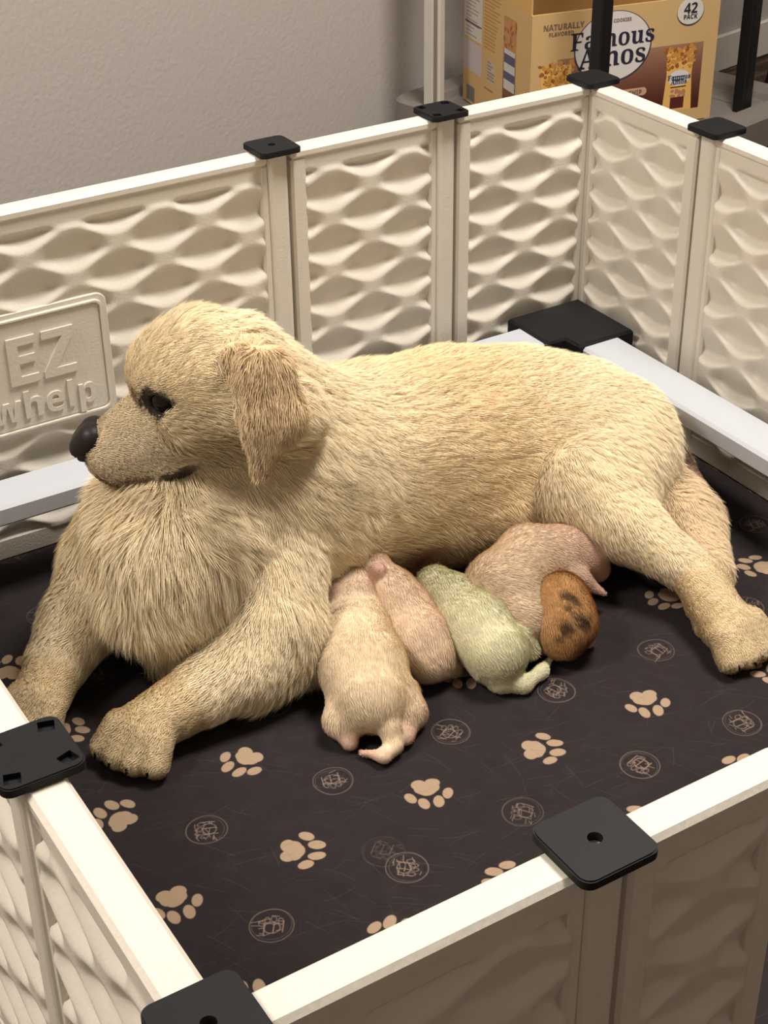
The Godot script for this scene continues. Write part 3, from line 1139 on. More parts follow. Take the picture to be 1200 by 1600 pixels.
# One lock: a few tapering blades along +z, about one unit long; +y is away from the skin.
func lock_mesh(blades: int, spread: float, width: float, seed_: int) -> ArrayMesh:
	var r := RandomNumberGenerator.new()
	r.seed = seed_
	var s := Shape.new()
	for b in blades:
		var root := Vector3(r.randf_range(-1, 1) * spread, 0.0, r.randf_range(-0.15, 0.15))
		var long := r.randf_range(0.65, 1.1)
		var sway := -root.x * 0.55 + r.randf_range(-0.5, 0.5)
		var lift := r.randf_range(0.05, 0.9)
		var roll := r.randf_range(-0.7, 0.7)
		var across := Vector3(cos(roll), sin(roll), 0)
		var seg := 4
		var first := s.v.size()
		for i in seg + 1:
			var t := float(i) / seg
			var mid := root + Vector3(sway * t * t, lift * sin(t * 2.6), t * long)
			var w := width * (1.0 - pow(t, 1.6)) + 0.0008
			var nrm := (Vector3(0, 1, 0.25 * t) + Vector3(-sin(roll), cos(roll), 0) * 0.45).normalized()
			for e in [-1, 1]:
				s.v.append(mid + across * w * e)
				s.n.append((nrm + across * 0.6 * e).normalized())
				s.uv.append(Vector2.ZERO)
		for i in seg:
			var p := first + i * 2
			s.idx.append_array([p, p + 1, p + 2, p + 1, p + 3, p + 2])
	return s.done()

# Fur on a coated shape: locks set along the hair direction.
func fur(parent: Node, called: String, s: Shape, coat: Dictionary, per_m2: float, lock: Mesh, material: Material, thick: float, lift: float, wave: float, seed_: int) -> void:
	var r := RandomNumberGenerator.new()
	r.seed = seed_
	var forms: Array[Transform3D] = []
	var tints := PackedColorArray()
	for t in range(0, s.idx.size(), 3):
		var i := s.idx[t]
		var j := s.idx[t + 1]
		var k := s.idx[t + 2]
		var length: float = (coat.hair[i] + coat.hair[j] + coat.hair[k]) / 3.0
		if length < 0.002:
			continue
		var area := (s.v[j] - s.v[i]).cross(s.v[k] - s.v[i]).length() * 0.5
		var want := area * per_m2 * clampf(0.026 / length, 0.7, 4.5)
		var count := int(want) + (1 if r.randf() < want - int(want) else 0)
		for m in count:
			var u := sqrt(r.randf())
			var w := r.randf()
			var p := s.v[i] * (1.0 - u) + s.v[j] * (u * (1.0 - w)) + s.v[k] * (u * w)
			var nrm := (s.n[i] * (1.0 - u) + s.n[j] * (u * (1.0 - w)) + s.n[k] * (u * w)).normalized()
			if p.y < 0.004 and nrm.y < -0.3:
				continue
			var f: Vector3 = coat.flow[i] * (1.0 - u) + coat.flow[j] * (u * (1.0 - w)) + coat.flow[k] * (u * w)
			f += Vector3(noise.get_noise_3dv(p * 26.0), noise.get_noise_3dv(p * 26.0 + Vector3(9, 3, 1)), noise.get_noise_3dv(p * 26.0 + Vector3(2, 7, 5))) * wave
			f += Vector3(noise.get_noise_3dv(p * 13.0 + Vector3(4, 1, 8)), noise.get_noise_3dv(p * 13.0 + Vector3(1, 3, 1)), noise.get_noise_3dv(p * 13.0)) * (wave * clampf(length / 0.025 - 0.6, 0.0, 1.2))
			f += Vector3(r.randfn(0, 0.10), r.randfn(0, 0.10), r.randfn(0, 0.10))
			f = f - nrm * f.dot(nrm)
			if f.length_squared() < 1e-6:
				continue
			f = f.normalized()
			var up := lift * r.randf_range(0.4, 1.8)
			var dir := (f + nrm * up).normalized()
			if p.y + dir.y * length < 0.002:
				dir.y = maxf(dir.y, (0.002 - p.y) / length)
				dir = dir.normalized()
			var side := dir.cross(nrm).normalized() * -1.0
			var away := side.cross(dir).normalized() * -1.0
			if away.dot(nrm) < 0.0:
				away = -away
			var l := length * r.randf_range(0.75, 1.25)
			var th := thick * r.randf_range(0.8, 1.3)
			forms.append(Transform3D(Basis(away.cross(dir) * th, away * th, dir * l), p - nrm * 0.0015))
			var c := s.c[i]
			var g := r.randf_range(0.90, 1.17)
			tints.append(Color(c.r * g, c.g * g, c.b * (g + r.randf_range(-0.04, 0.03))))
	var mm := MultiMesh.new()
	mm.transform_format = MultiMesh.TRANSFORM_3D
	mm.use_colors = true
	mm.mesh = lock
	mm.instance_count = forms.size()
	for i in forms.size():
		mm.set_instance_transform(i, forms[i])
		mm.set_instance_color(i, tints[i])
	var o := MultiMeshInstance3D.new()
	o.name = called
	o.multimesh = mm
	o.material_override = material
	parent.add_child(o, true)
	o.set_meta("kind", "stuff")

# ---------------------------------------------------------------- the dog

func fur_material() -> StandardMaterial3D:
	var m := matte(Color.WHITE, 0.7, 0.25)
	m.vertex_color_use_as_albedo = true
	return m

# Turns a list of bones into a field and adds its surface and coat to the animal.
func grow(s: Shape, coat: Dictionary, bones: Array, cell: float, blend: float, spread: float, ground := -1.0, cuts := []) -> void:
	var lo := Vector3(9, 9, 9)
	var hi := -lo
	for b: Bone in bones:
		if b.boost != 1.0:
			continue
		for e in [[b.p, b.r], [b.q, b.s]]:
			lo = lo.min(e[0] - Vector3.ONE * (e[1] * maxf(1.0, b.thin) + cell * 3))
			hi = hi.max(e[0] + Vector3.ONE * (e[1] * maxf(1.0, b.thin) + cell * 3))
	lo -= Vector3.ONE * blend * 2.0
	hi += Vector3.ONE * blend * 2.0
	if ground >= 0.0:
		lo.y = maxf(lo.y, ground - 3 * cell)
	var f := Field.new(lo, hi, cell, blend)
	for b: Bone in bones:
		if b.boost == 1.0:
			f.cap(b.p, b.r, b.q, b.s, b.flat, b.thin)
	f.bake()
	for c in cuts:
		f.cut(c[0], c[1], c[2], c[3])
	if ground >= 0.0:
		f.press(ground)
	var from := s.v.size()
	f.into(s)
	coat_of(s, bones, from, spread, coat)

func claw_mesh(root: Vector3, tip: Vector3, r: float) -> ArrayMesh:
	var s := Shape.new()
	var mid := root.lerp(tip, 0.5) + Vector3(0, r * 0.6, 0)
	s.tube([root, mid, tip], [r, r * 0.75, r * 0.12], 8)
	return s.done()

# A forepaw or hind paw: the last stretch of leg, a broad foot and four toes with claws.
func paw_bones(list: Array, claws: Array, ankle: Vector3, ra: float, foot: Vector3, dir: Vector3, wide: float, c: Color) -> void:
	var d := Vector3(dir.x, 0, dir.z).normalized()
	var side := Vector3(-d.z, 0, d.x)
	bone(list, ankle, ra, foot, 0.028, 0.010, c, d)
	for i in 4:
		var o := (i - 1.5)
		var reach := 0.044 - 0.006 * absf(o)
		var knuckle := foot + side * o * 0.014 * wide + d * 0.016 + Vector3(0, 0.002, 0)
		var tip := foot + side * o * 0.0185 * wide + d * reach
		tip.y = 0.0175
		bone(list, knuckle, 0.0150, tip, 0.0130, 0.006, c, d)
		claws.append([tip + d * 0.011 + Vector3(0, 0.001, 0), tip + d * 0.021 + Vector3(0, -0.010, 0)])
	bone(list, foot + Vector3(0, -0.012, 0), 0.02, foot - d * 0.01 + Vector3(0, -0.014, 0), 0.018, 0.008, c, d)

func dog() -> void:
	var base := Vector3(-0.55, 0, 0.34)
	var t := thing("dog", "cream golden retriever lying on the paw print blanket nursing puppies", "dog", base)
	var s := Shape.new()
	var coat := {"flow": PackedVector3Array(), "hair": PackedFloat32Array(), "coat": 0}
	var cream := lin(238, 220, 185)
	var gold := lin(231, 205, 160)
	var pale := lin(240, 225, 191)
	var leg := lin(238, 221, 187)
	var tan_c := lin(217, 189, 149)
	var belly_c := lin(228, 204, 168)
	# --- trunk, neck and limbs
	var b := []
	var back := Vector3(1, -0.25, 0.25)
	bone(b, Vector3(-0.812, 0.150, 0.330), 0.094, Vector3(-0.674, 0.152, 0.288), 0.118, 0.038, cream, Vector3(0.2, -1, 0.1))
	bone(b, Vector3(-0.674, 0.152, 0.288), 0.118, Vector3(-0.531, 0.122, 0.254), 0.120, 0.030, cream, back)
	bone(b, Vector3(-0.531, 0.122, 0.254), 0.120, Vector3(-0.409, 0.112, 0.254), 0.119, 0.026, gold, back)
	bone(b, Vector3(-0.409, 0.112, 0.254), 0.119, Vector3(-0.320, 0.106, 0.275), 0.111, 0.024, gold, back)
	bone(b, Vector3(-0.320, 0.106, 0.275), 0.111, Vector3(-0.266, 0.104, 0.320), 0.102, 0.022, cream, back)
	bone(b, Vector3(-0.266, 0.104, 0.320), 0.102, Vector3(-0.222, 0.086, 0.354), 0.078, 0.020, cream, Vector3(0.8, -0.5, 0.6))
	# breast and belly
	bone(b, Vector3(-0.842, 0.110, 0.343), 0.078, Vector3(-0.832, 0.055, 0.353), 0.052, 0.045, cream, Vector3(-0.1, -1, 0.25))
	bone(b, Vector3(-0.80, 0.09, 0.345), 0.072, Vector3(-0.735, 0.085, 0.330), 0.072, 0.032, cream, Vector3(0.2, -1, 0.2))
	bone(b, Vector3(-0.50, 0.068, 0.315), 0.060, Vector3(-0.39, 0.066, 0.335), 0.062, 0.022, belly_c, Vector3(0.5, -1, 0.5))
	# neck
	bone(b, Vector3(-0.695, 0.205, 0.308), 0.098, Vector3(-0.728, 0.280, 0.292), 0.088, 0.032, cream, Vector3(0.5, -1, 0.15))
	bone(b, Vector3(-0.722, 0.312, 0.282), 0.060, Vector3(-0.630, 0.205, 0.272), 0.082, 0.028, cream, Vector3(0.9, -0.6, 0.1))
	bone(b, Vector3(-0.226, 0.118, 0.358), 0.074, Vector3(-0.300, 0.098, 0.395), 0.056, 0.022, cream, Vector3(0.6, -0.7, 0.5))
	bone(b, Vector3(-0.820, 0.165, 0.330), 0.082, Vector3(-0.785, 0.225, 0.298), 0.058, 0.038, cream, Vector3(-0.05, -1, 0.2))
	# tail, laid along the back of the body
	bone(b, Vector3(-0.185, 0.070, 0.345), 0.034, Vector3(-0.175, 0.035, 0.285), 0.026, 0.040, gold)
	bone(b, Vector3(-0.175, 0.035, 0.285), 0.026, Vector3(-0.260, 0.030, 0.190), 0.024, 0.045, gold)
	bone(b, Vector3(-0.260, 0.030, 0.190), 0.024, Vector3(-0.400, 0.025, 0.130), 0.014, 0.045, gold)
	# bare rosy skin of the teats where the puppies nurse
	marking(b, Vector3(-0.640, 0.066, 0.372), 0.006, Vector3(-0.615, 0.060, 0.366), 0.006, 0.0, lin(168, 104, 98), 12.0)
	marking(b, Vector3(-0.545, 0.050, 0.378), 0.004, Vector3(-0.530, 0.050, 0.376), 0.004, 0.004, lin(190, 140, 128), 6.0)
	grow(s, coat, b, 0.007, 0.012, 0.018, 0.0)
	# --- forelegs: the left one is near, the right one far
	b = []
	bone(b, Vector3(-0.716, 0.158, 0.346), 0.074, Vector3(-0.760, 0.088, 0.424), 0.051, 0.028, cream, Vector3(0.1, -1, 0.3))
	bone(b, Vector3(-0.757, 0.076, 0.432), 0.049, Vector3(-0.800, 0.058, 0.444), 0.042, 0.022, leg, Vector3(-0.6, -0.9, 0.3))
	bone(b, Vector3(-0.800, 0.058, 0.444), 0.042, Vector3(-0.862, 0.046, 0.455), 0.035, 0.014, leg, Vector3(-1, -0.4, 0.1))
	bone(b, Vector3(-0.738, 0.045, 0.455), 0.026, Vector3(-0.800, 0.028, 0.462), 0.018, 0.030, leg, Vector3(-0.4, -0.5, 0.6))
	bone(b, Vector3(-0.835, 0.160, 0.275), 0.070, Vector3(-0.868, 0.095, 0.235), 0.050, 0.030, cream, Vector3(-0.2, -1, 0.1))
	bone(b, Vector3(-0.868, 0.095, 0.235), 0.048, Vector3(-0.930, 0.062, 0.282), 0.038, 0.020, leg, Vector3(-0.7, -0.7, 0.5))
	bone(b, Vector3(-0.930, 0.062, 0.282), 0.038, Vector3(-0.976, 0.045, 0.320), 0.033, 0.014, leg, Vector3(-0.8, -0.4, 0.6))
	grow(s, coat, b, 0.006, 0.009, 0.014, 0.0)
	# --- left hind leg, the upper one
	b = []
	bone(b, Vector3(-0.226, 0.120, 0.360), 0.078, Vector3(-0.310, 0.105, 0.408), 0.064, 0.022, cream, Vector3(0.4, -0.9, 0.5))
	bone(b, Vector3(-0.232, 0.105, 0.390), 0.068, Vector3(-0.290, 0.094, 0.432), 0.052, 0.022, pale, Vector3(0.4, -0.7, 0.7))
	bone(b, Vector3(-0.316, 0.102, 0.416), 0.052, Vector3(-0.304, 0.084, 0.486), 0.036, 0.022, cream, Vector3(0.3, -0.6, 0.9))
	bone(b, Vector3(-0.304, 0.084, 0.486), 0.036, Vector3(-0.276, 0.056, 0.578), 0.025, 0.016, leg, Vector3(0.3, -0.5, 1.0))
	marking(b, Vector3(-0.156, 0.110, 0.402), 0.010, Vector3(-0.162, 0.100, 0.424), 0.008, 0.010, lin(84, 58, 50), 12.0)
	grow(s, coat, b, 0.006, 0.008, 0.020, 0.0)
	# --- right hind leg, underneath
	b = []
	bone(b, Vector3(-0.172, 0.058, 0.378), 0.054, Vector3(-0.204, 0.047, 0.482), 0.042, 0.022, belly_c, Vector3(0.2, -0.6, 0.9))
	bone(b, Vector3(-0.204, 0.047, 0.482), 0.042, Vector3(-0.240, 0.036, 0.566), 0.029, 0.018, belly_c, Vector3(0.1, -0.6, 0.9))
	# darker, damp hair under the tail
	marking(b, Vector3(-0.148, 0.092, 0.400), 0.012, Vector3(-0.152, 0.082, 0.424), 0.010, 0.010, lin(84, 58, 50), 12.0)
	marking(b, Vector3(-0.150, 0.088, 0.440), 0.004, Vector3(-0.156, 0.078, 0.462), 0.004, 0.012, lin(186, 146, 126), 3.0)
	grow(s, coat, b, 0.006, 0.008, 0.012, 0.0)
	# --- paws
	var claws := []
	for p in [[Vector3(-0.862, 0.046, 0.455), 0.034, Vector3(-0.930, 0.033, 0.458), Vector3(-0.86, 0, 0.50), 1.2],
			[Vector3(-0.976, 0.045, 0.320), 0.032, Vector3(-1.005, 0.034, 0.349), Vector3(-0.72, 0, 0.60), 0.85],
			[Vector3(-0.276, 0.056, 0.578), 0.025, Vector3(-0.290, 0.034, 0.655), Vector3(0.10, 0, 1.0), 1.15],
			[Vector3(-0.240, 0.036, 0.562), 0.028, Vector3(-0.268, 0.030, 0.600), Vector3(-0.3, 0, 0.9), 0.6]]:
		var pb := []
		paw_bones(pb, claws, p[0], p[1], p[2], p[3], p[4], lin(232, 209, 168))
		grow(s, coat, pb, 0.0033, 0.0036, 0.010, 0.0)
	# --- head: f forward along the muzzle, u up, l to the dog's left
	var f := Vector3(-0.7695, -0.4233, -0.4783)
	var u := Vector3(-0.3595, 0.9060, -0.2234)
	var l := Vector3(-0.5279, 0.0, 0.8493)
	var eyes := Vector3(-0.817, 0.345, 0.319)
	var hx := Transform3D(Basis(f, u, l), eyes)
	var hb := []
	var rear := -f
	var brow_c := lin(236, 218, 182)
	var cheek := lin(233, 215, 180)
	bone(hb, hx * Vector3(-0.030, 0.008, 0), 0.050, hx * Vector3(-0.078, -0.008, 0), 0.047, 0.020, brow_c, rear)
	bone(hb, hx * Vector3(-0.045, 0.000, -0.020), 0.046, hx * Vector3(-0.045, 0.000, 0.020), 0.046, 0.014, brow_c, rear)
	bone(hb, hx * Vector3(-0.014, 0.016, 0), 0.036, hx * Vector3(-0.055, 0.026, 0), 0.040, 0.020, brow_c, rear)
	for e in [-1.0, 1.0]:
		bone(hb, hx * Vector3(0.002, 0.018, 0.023 * e), 0.014, hx * Vector3(-0.018, 0.020, 0.031 * e), 0.017, 0.008, brow_c, rear + u * 0.3)
		bone(hb, hx * Vector3(0.022, -0.042, 0.017 * e), 0.028, hx * Vector3(0.092, -0.044, 0.011 * e), 0.020, 0.009, lin(229, 212, 182), rear - u * 0.5)
		bone(hb, hx * Vector3(0.026, -0.068, 0.017 * e), 0.027, hx * Vector3(0.086, -0.060, 0.010 * e), 0.019, 0.009, lin(224, 208, 180), rear - u * 0.6)
		bone(hb, hx * Vector3(-0.020, -0.030, 0.032 * e), 0.036, hx * Vector3(-0.062, -0.036, 0.030 * e), 0.040, 0.022, cheek, rear - u * 0.5)
		# ears
		var tilt: Vector3 = (l * e + u * 0.15).normalized()
		# the far ear lies closer to the cheek
		var w := 1.0 if e > 0.0 else -0.72
		var drop := 0.0 if e > 0.0 else -0.040
		var ahead := 0.0 if e > 0.0 else 0.030
		bone(hb, hx * Vector3(-0.104 + ahead, 0.018 + drop, 0.050 * w), 0.015, hx * Vector3(-0.124 + ahead, -0.004 + drop, 0.064 * w), 0.021, 0.018, tan_c, -u + f * 0.3, tilt, 0.42)
		bone(hb, hx * Vector3(-0.124 + ahead, -0.004 + drop, 0.064 * w), 0.021, hx * Vector3(-0.116 + ahead, -0.044 + drop, 0.074 * w), 0.028, 0.020, tan_c, -u + f * 0.4, tilt, 0.36)
		bone(hb, hx * Vector3(-0.106 + ahead, -0.048 + drop, 0.074 * w), 0.025, hx * Vector3(-0.070 + ahead, -0.096 + drop, 0.070 * w), 0.010, 0.016, lin(222, 196, 158), -u + f * 0.5, tilt, 0.42)
		# eyelids and the inner corner
		marking(hb, hx * Vector3(-0.002, 0.004, 0.038 * e), 0.0115, hx * Vector3(-0.020, 0.002, 0.041 * e), 0.0105, 0.0, lin(26, 19, 16), 60.0)
		marking(hb, hx * Vector3(0.018, 0.008, 0.026 * e), 0.002, hx * Vector3(0.014, 0.014, 0.026 * e), 0.002, 0.005, lin(150, 124, 96), 4.0)
		# lips
		marking(hb, hx * Vector3(0.104, -0.056, 0.012 * e), 0.006, hx * Vector3(0.060, -0.074, 0.026 * e), 0.004, 0.003, lin(98, 82, 74), 6.0)
		marking(hb, hx * Vector3(0.036, -0.084, 0.034 * e), 0.005, hx * Vector3(0.022, -0.080, 0.036 * e), 0.004, 0.003, lin(70, 52, 46), 10.0)
	bone(hb, hx * Vector3(0.012, -0.022, 0), 0.033, hx * Vector3(0.090, -0.030, 0), 0.020, 0.007, lin(229, 210, 176), rear)
	bone(hb, hx * Vector3(-0.015, -0.072, 0), 0.026, hx * Vector3(0.066, -0.066, 0), 0.015, 0.010, cheek, rear)
	bone(hb, hx * Vector3(-0.030, -0.062, 0), 0.042, hx * Vector3(-0.085, -0.085, -0.012), 0.050, 0.030, cream, rear - u)
	bone(hb, hx * Vector3(-0.080, -0.010, 0), 0.050, Vector3(-0.738, 0.292, 0.294), 0.062, 0.026, cream, Vector3(0.7, -1, 0.1))
	marking(hb, hx * Vector3(0.106, -0.034, 0), 0.010, hx * Vector3(0.100, -0.052, 0), 0.010, 0.004, lin(120, 104, 92), 3.0)
	marking(hb, hx * Vector3(0.098, -0.008, 0), 0.006, hx * Vector3(0.086, -0.008, 0), 0.004, 0.004, lin(150, 128, 108), 3.0)
	var cuts := []
	for e in [-1.0, 1.0]:
		cuts.append([hx * Vector3(-0.006, 0.003, 0.048 * e), 0.013, hx * Vector3(-0.017, 0.002, 0.050 * e), 0.012])
		cuts.append([hx * Vector3(0.100, -0.054, 0.020 * e), 0.002, hx * Vector3(0.024, -0.078, 0.044 * e), 0.003])
	grow(s, coat, hb, 0.003, 0.006, 0.007, -1.0, cuts)
	s.uv.clear()
	part("body", s.done(), fur_material(), t, -base)
	# nose, eyes, claws
	var tip := hx * Vector3(0.108, -0.026, 0)
	var nf := Field.new(tip - Vector3.ONE * 0.040, tip + Vector3.ONE * 0.040, 0.0018, 0.0035)
	for e in [-1.0, 1.0]:
		nf.cap(hx * Vector3(0.096, -0.017, 0.009 * e), 0.0160, hx * Vector3(0.111, -0.023, 0.009 * e), 0.0145)
	nf.cap(hx * Vector3(0.105, -0.028, 0), 0.015, hx * Vector3(0.106, -0.046, 0), 0.009)
	nf.bake()
	for e in [-1.0, 1.0]:
		nf.cut(hx * Vector3(0.127, -0.026, 0.0095 * e), 0.0048, hx * Vector3(0.112, -0.030, 0.0235 * e), 0.0034)
	nf.cut(hx * Vector3(0.128, -0.030, 0), 0.0018, hx * Vector3(0.119, -0.054, 0), 0.0018)
	var nose := part("nose", nf.mesh(), matte(rgb(30, 25, 25), 0.45, 0.35), t, -base)
	nose.set_meta("label", "dark brown black nose")
	var ball := SphereMesh.new()
	ball.radius = 0.0170
	ball.height = 0.034
	var iris := matte(rgb(20, 13, 10), 0.12, 0.3)
	for e in [-1.0, 1.0]:
		part("eye", ball, iris, t, hx * Vector3(-0.012, 0.003, 0.0380 * e) - base)
	var horn := matte(rgb(160, 136, 110), 0.5)
	for c in claws:
		part("claw", claw_mesh(c[0], c[1].lerp(c[0], 0.35), 0.003), horn, t, -base)
	fur(t, "fur", s, coat, 88000.0, lock_mesh(6, 1.0, 0.105, 3), fur_material(), 0.0040, 0.24, 0.65, 11)
	t.get_child(t.get_child_count() - 1).position = -base

# ---------------------------------------------------------------- the puppies

func puppies() -> void:
	var skin := lin(231, 210, 178)
	var rosy := lin(226, 200, 172)
	var pink := lin(214, 176, 158)
	var green := lin(217, 211, 177)
	var sable := lin(172, 128, 82)
	var litter := {
		"a": [
			[Vector3(-0.6452, 0.0760, 0.4054), 0.0250, Vector3(-0.6498, 0.0740, 0.4144), 0.0240, skin],
			[Vector3(-0.6430, 0.0730, 0.4001), 0.0200, Vector3(-0.6422, 0.0700, 0.3767), 0.0120, pink],
			[Vector3(-0.6449, 0.0700, 0.4061), 0.0190, Vector3(-0.6593, 0.0540, 0.4395), 0.0300, skin],
			[Vector3(-0.6579, 0.0520, 0.4371), 0.0320, Vector3(-0.6674, 0.0500, 0.4527), 0.0390, skin],
			[Vector3(-0.6642, 0.0500, 0.4475), 0.0380, Vector3(-0.6949, 0.0470, 0.5149), 0.0470, skin],
			[Vector3(-0.6949, 0.0470, 0.5149), 0.0460, Vector3(-0.7109, 0.0420, 0.5571), 0.0380, skin],
			[Vector3(-0.7260, 0.0300, 0.5361), 0.0240, Vector3(-0.7438, 0.0220, 0.5506), 0.0200, skin],
			[Vector3(-0.7426, 0.0200, 0.5485), 0.0140, Vector3(-0.7487, 0.0090, 0.5745), 0.0085, pink],
			[Vector3(-0.6744, 0.0300, 0.5561), 0.0220, Vector3(-0.6732, 0.0200, 0.5775), 0.0170, skin],
			[Vector3(-0.6719, 0.0180, 0.5754), 0.0130, Vector3(-0.6939, 0.0090, 0.5995), 0.0090, pink],
			[Vector3(-0.7072, 0.0400, 0.5668), 0.0160, Vector3(-0.7106, 0.0260, 0.5928), 0.0095, skin],
			[Vector3(-0.7106, 0.0260, 0.5928), 0.0095, Vector3(-0.7135, 0.0120, 0.6074), 0.0070, skin],
			[Vector3(-0.7135, 0.0120, 0.6074), 0.0070, Vector3(-0.7295, 0.0080, 0.6125), 0.0058, skin],
			[Vector3(-0.7295, 0.0080, 0.6125), 0.0058, Vector3(-0.7451, 0.0070, 0.5937), 0.0030, pink],
			[Vector3(-0.6645, 0.0240, 0.3975), 0.0160, Vector3(-0.6832, 0.0130, 0.4051), 0.0120, pink],
			[Vector3(-0.6679, 0.0840, 0.4152), 0.0100, Vector3(-0.6740, 0.0700, 0.4118), 0.0070, pink],
			[Vector3(-0.6427, 0.0840, 0.4315), 0.0100, Vector3(-0.6369, 0.0700, 0.4357), 0.0070, pink],
		],
		"b": [
			[Vector3(-0.6155, 0.0860, 0.3839), 0.0240, Vector3(-0.6132, 0.0830, 0.3929), 0.0230, rosy],
			[Vector3(-0.6139, 0.0830, 0.3796), 0.0180, Vector3(-0.6194, 0.0780, 0.3607), 0.0120, pink],
			[Vector3(-0.6108, 0.0800, 0.3859), 0.0180, Vector3(-0.6049, 0.0620, 0.4244), 0.0290, rosy],
			[Vector3(-0.6034, 0.0600, 0.4220), 0.0290, Vector3(-0.6048, 0.0520, 0.4519), 0.0340, rosy],
			[Vector3(-0.6048, 0.0520, 0.4519), 0.0340, Vector3(-0.6109, 0.0400, 0.5019), 0.0370, rosy],
			[Vector3(-0.6109, 0.0400, 0.5019), 0.0360, Vector3(-0.6096, 0.0320, 0.5186), 0.0290, rosy],
			[Vector3(-0.5909, 0.0260, 0.5113), 0.0180, Vector3(-0.5876, 0.0160, 0.5262), 0.0140, rosy],
			[Vector3(-0.6222, 0.0220, 0.5020), 0.0200, Vector3(-0.6217, 0.0120, 0.5080), 0.0120, rosy],
			[Vector3(-0.6186, 0.0980, 0.4220), 0.0080, Vector3(-0.6267, 0.0860, 0.4207), 0.0050, pink],
			[Vector3(-0.6008, 0.0220, 0.5157), 0.0090, Vector3(-0.6024, 0.0100, 0.5131), 0.0040, pink],
		],
		"c": [
			[Vector3(-0.5424, 0.0500, 0.4270), 0.0230, Vector3(-0.5424, 0.0480, 0.4595), 0.0310, green],
			[Vector3(-0.5424, 0.0480, 0.4595), 0.0310, Vector3(-0.5471, 0.0460, 0.5163), 0.0400, green],
			[Vector3(-0.5471, 0.0460, 0.5163), 0.0400, Vector3(-0.5480, 0.0400, 0.5609), 0.0350, green],
			[Vector3(-0.5113, 0.0360, 0.5495), 0.0190, Vector3(-0.5017, 0.0240, 0.5568), 0.0140, green],
			[Vector3(-0.5557, 0.0220, 0.5588), 0.0200, Vector3(-0.5537, 0.0140, 0.5701), 0.0130, green],
			[Vector3(-0.5576, 0.0300, 0.5699), 0.0140, Vector3(-0.5543, 0.0140, 0.5808), 0.0105, green],
			[Vector3(-0.5543, 0.0140, 0.5808), 0.0100, Vector3(-0.5347, 0.0100, 0.5955), 0.0080, green],
			[Vector3(-0.5347, 0.0100, 0.5955), 0.0080, Vector3(-0.5031, 0.0090, 0.5866), 0.0060, green],
			[Vector3(-0.5031, 0.0090, 0.5866), 0.0060, Vector3(-0.4788, 0.0090, 0.5710), 0.0030, green],
			[Vector3(-0.5147, 0.0480, 0.5108), 0.0130, Vector3(-0.5078, 0.0340, 0.5221), 0.0100, pink],
		],
		"d": [
			[Vector3(-0.4898, 0.0420, 0.5244), 0.0340, Vector3(-0.4841, 0.0560, 0.4827), 0.0440, skin],
			[Vector3(-0.4841, 0.0560, 0.4827), 0.0440, Vector3(-0.4279, 0.0640, 0.4561), 0.0380, skin],
			[Vector3(-0.4279, 0.0640, 0.4561), 0.0380, Vector3(-0.3721, 0.0560, 0.4579), 0.0320, rosy],
			[Vector3(-0.3721, 0.0560, 0.4579), 0.0310, Vector3(-0.3465, 0.0460, 0.4699), 0.0240, pink],
			[Vector3(-0.3465, 0.0460, 0.4699), 0.0240, Vector3(-0.3385, 0.0280, 0.4765), 0.0170, pink],
			[Vector3(-0.4055, 0.0600, 0.4799), 0.0160, Vector3(-0.3831, 0.0420, 0.4984), 0.0115, rosy],
			[Vector3(-0.3831, 0.0420, 0.4984), 0.0115, Vector3(-0.3621, 0.0260, 0.5212), 0.0035, pink],
		],
		"e": [
			[Vector3(-0.4345, 0.0520, 0.5312), 0.0310, Vector3(-0.4473, 0.0440, 0.5655), 0.0310, sable],
			[Vector3(-0.4529, 0.0440, 0.5439), 0.0290, Vector3(-0.4615, 0.0320, 0.5707), 0.0260, sable],
			[Vector3(-0.4636, 0.0320, 0.5443), 0.0220, Vector3(-0.4744, 0.0180, 0.5473), 0.0140, rosy],
			[Vector3(-0.4297, 0.0220, 0.5603), 0.0130, Vector3(-0.4221, 0.0100, 0.5696), 0.0075, pink],
			[Vector3(-0.4193, 0.0400, 0.5514), 0.0150, Vector3(-0.4246, 0.0240, 0.5668), 0.0120, sable],
			[Vector3(-0.4372, 0.0540, 0.5174), 0.0120, Vector3(-0.4477, 0.0460, 0.5171), 0.0060, sable],
		],
	}
	var labels := {
		"a": "nearest newborn puppy, pale cream, lying beside the dog's foreleg",
		"b": "pinkish cream puppy nursing just behind the nearest puppy",
		"c": "puppy with a pale greenish coat and curled tail in the middle",
		"d": "pinkish tan puppy pressed to the belly, its pointed tail to the right",
		"e": "small orange brown puppy with black stripes at the right end",
	}
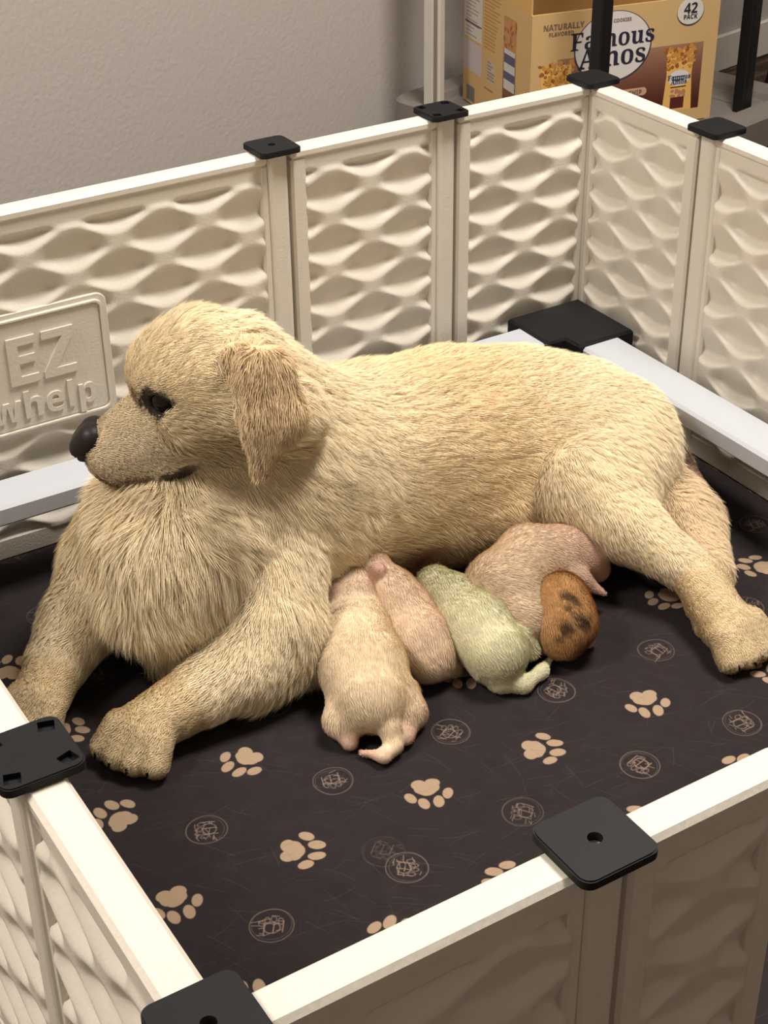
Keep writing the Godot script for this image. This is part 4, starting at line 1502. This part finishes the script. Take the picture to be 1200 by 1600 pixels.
	var lock := lock_mesh(5, 1.0, 0.13, 8)
	var hide := fur_material()
	hide.subsurf_scatter_enabled = false
	var n := 0
	for k in litter:
		var bones := []
		var list: Array = litter[k]
		var base: Vector3 = list[1][0]
		base.y = 0.0
		for e in list:
			var hair := 0.010
			if e[4] == pink or e[1] < 0.0155:
				hair = 0.0035
			bone(bones, e[0], e[1], e[2], e[3], hair, e[4])
			if k == "d":
				bones[-1].coat = bones[-1].coat * Color(0.86, 0.82, 0.82)
				bones[-1].flow = Vector3(0.8, -0.3, 0.4)
		if k == "e":
			# black stripes on the sable coat
			for m in [[Vector3(-0.4494, 0.0820, 0.5557), Vector3(-0.4448, 0.0820, 0.5827), 0.0020], [Vector3(-0.4623, 0.0800, 0.5680), Vector3(-0.4573, 0.0800, 0.5919), 0.0020], [Vector3(-0.4739, 0.0800, 0.5665), Vector3(-0.4732, 0.0800, 0.5846), 0.0025], [Vector3(-0.4808, 0.0740, 0.5785), Vector3(-0.4693, 0.0740, 0.5917), 0.0020], [Vector3(-0.4887, 0.0660, 0.5777), Vector3(-0.4884, 0.0660, 0.6009), 0.0030], [Vector3(-0.4732, 0.0600, 0.5838), Vector3(-0.4715, 0.0600, 0.6050), 0.0025], [Vector3(-0.4535, 0.0620, 0.5792), Vector3(-0.4474, 0.0620, 0.5949), 0.0020], [Vector3(-0.4862, 0.0500, 0.5851), Vector3(-0.4836, 0.0500, 0.5983), 0.0020]]:
				marking(bones, m[0], m[2], m[1], m[2], 0.009, lin(48, 37, 30), 14.0)
		var t := thing("puppy", labels[k], "puppy", base, 0.0, "newborn puppies nursing")
		var s := Shape.new()
		var coat := {"flow": PackedVector3Array(), "hair": PackedFloat32Array()}
		grow(s, coat, bones, 0.003, 0.004, 0.005, 0.0015)
		s.uv.clear()
		part("body", s.done(), hide, t, -base)
		fur(t, "fur", s, coat, 85000.0, lock, hide, 0.0020, 0.16, 0.25, 60 + n)
		t.get_child(t.get_child_count() - 1).position = -base
		n += 1
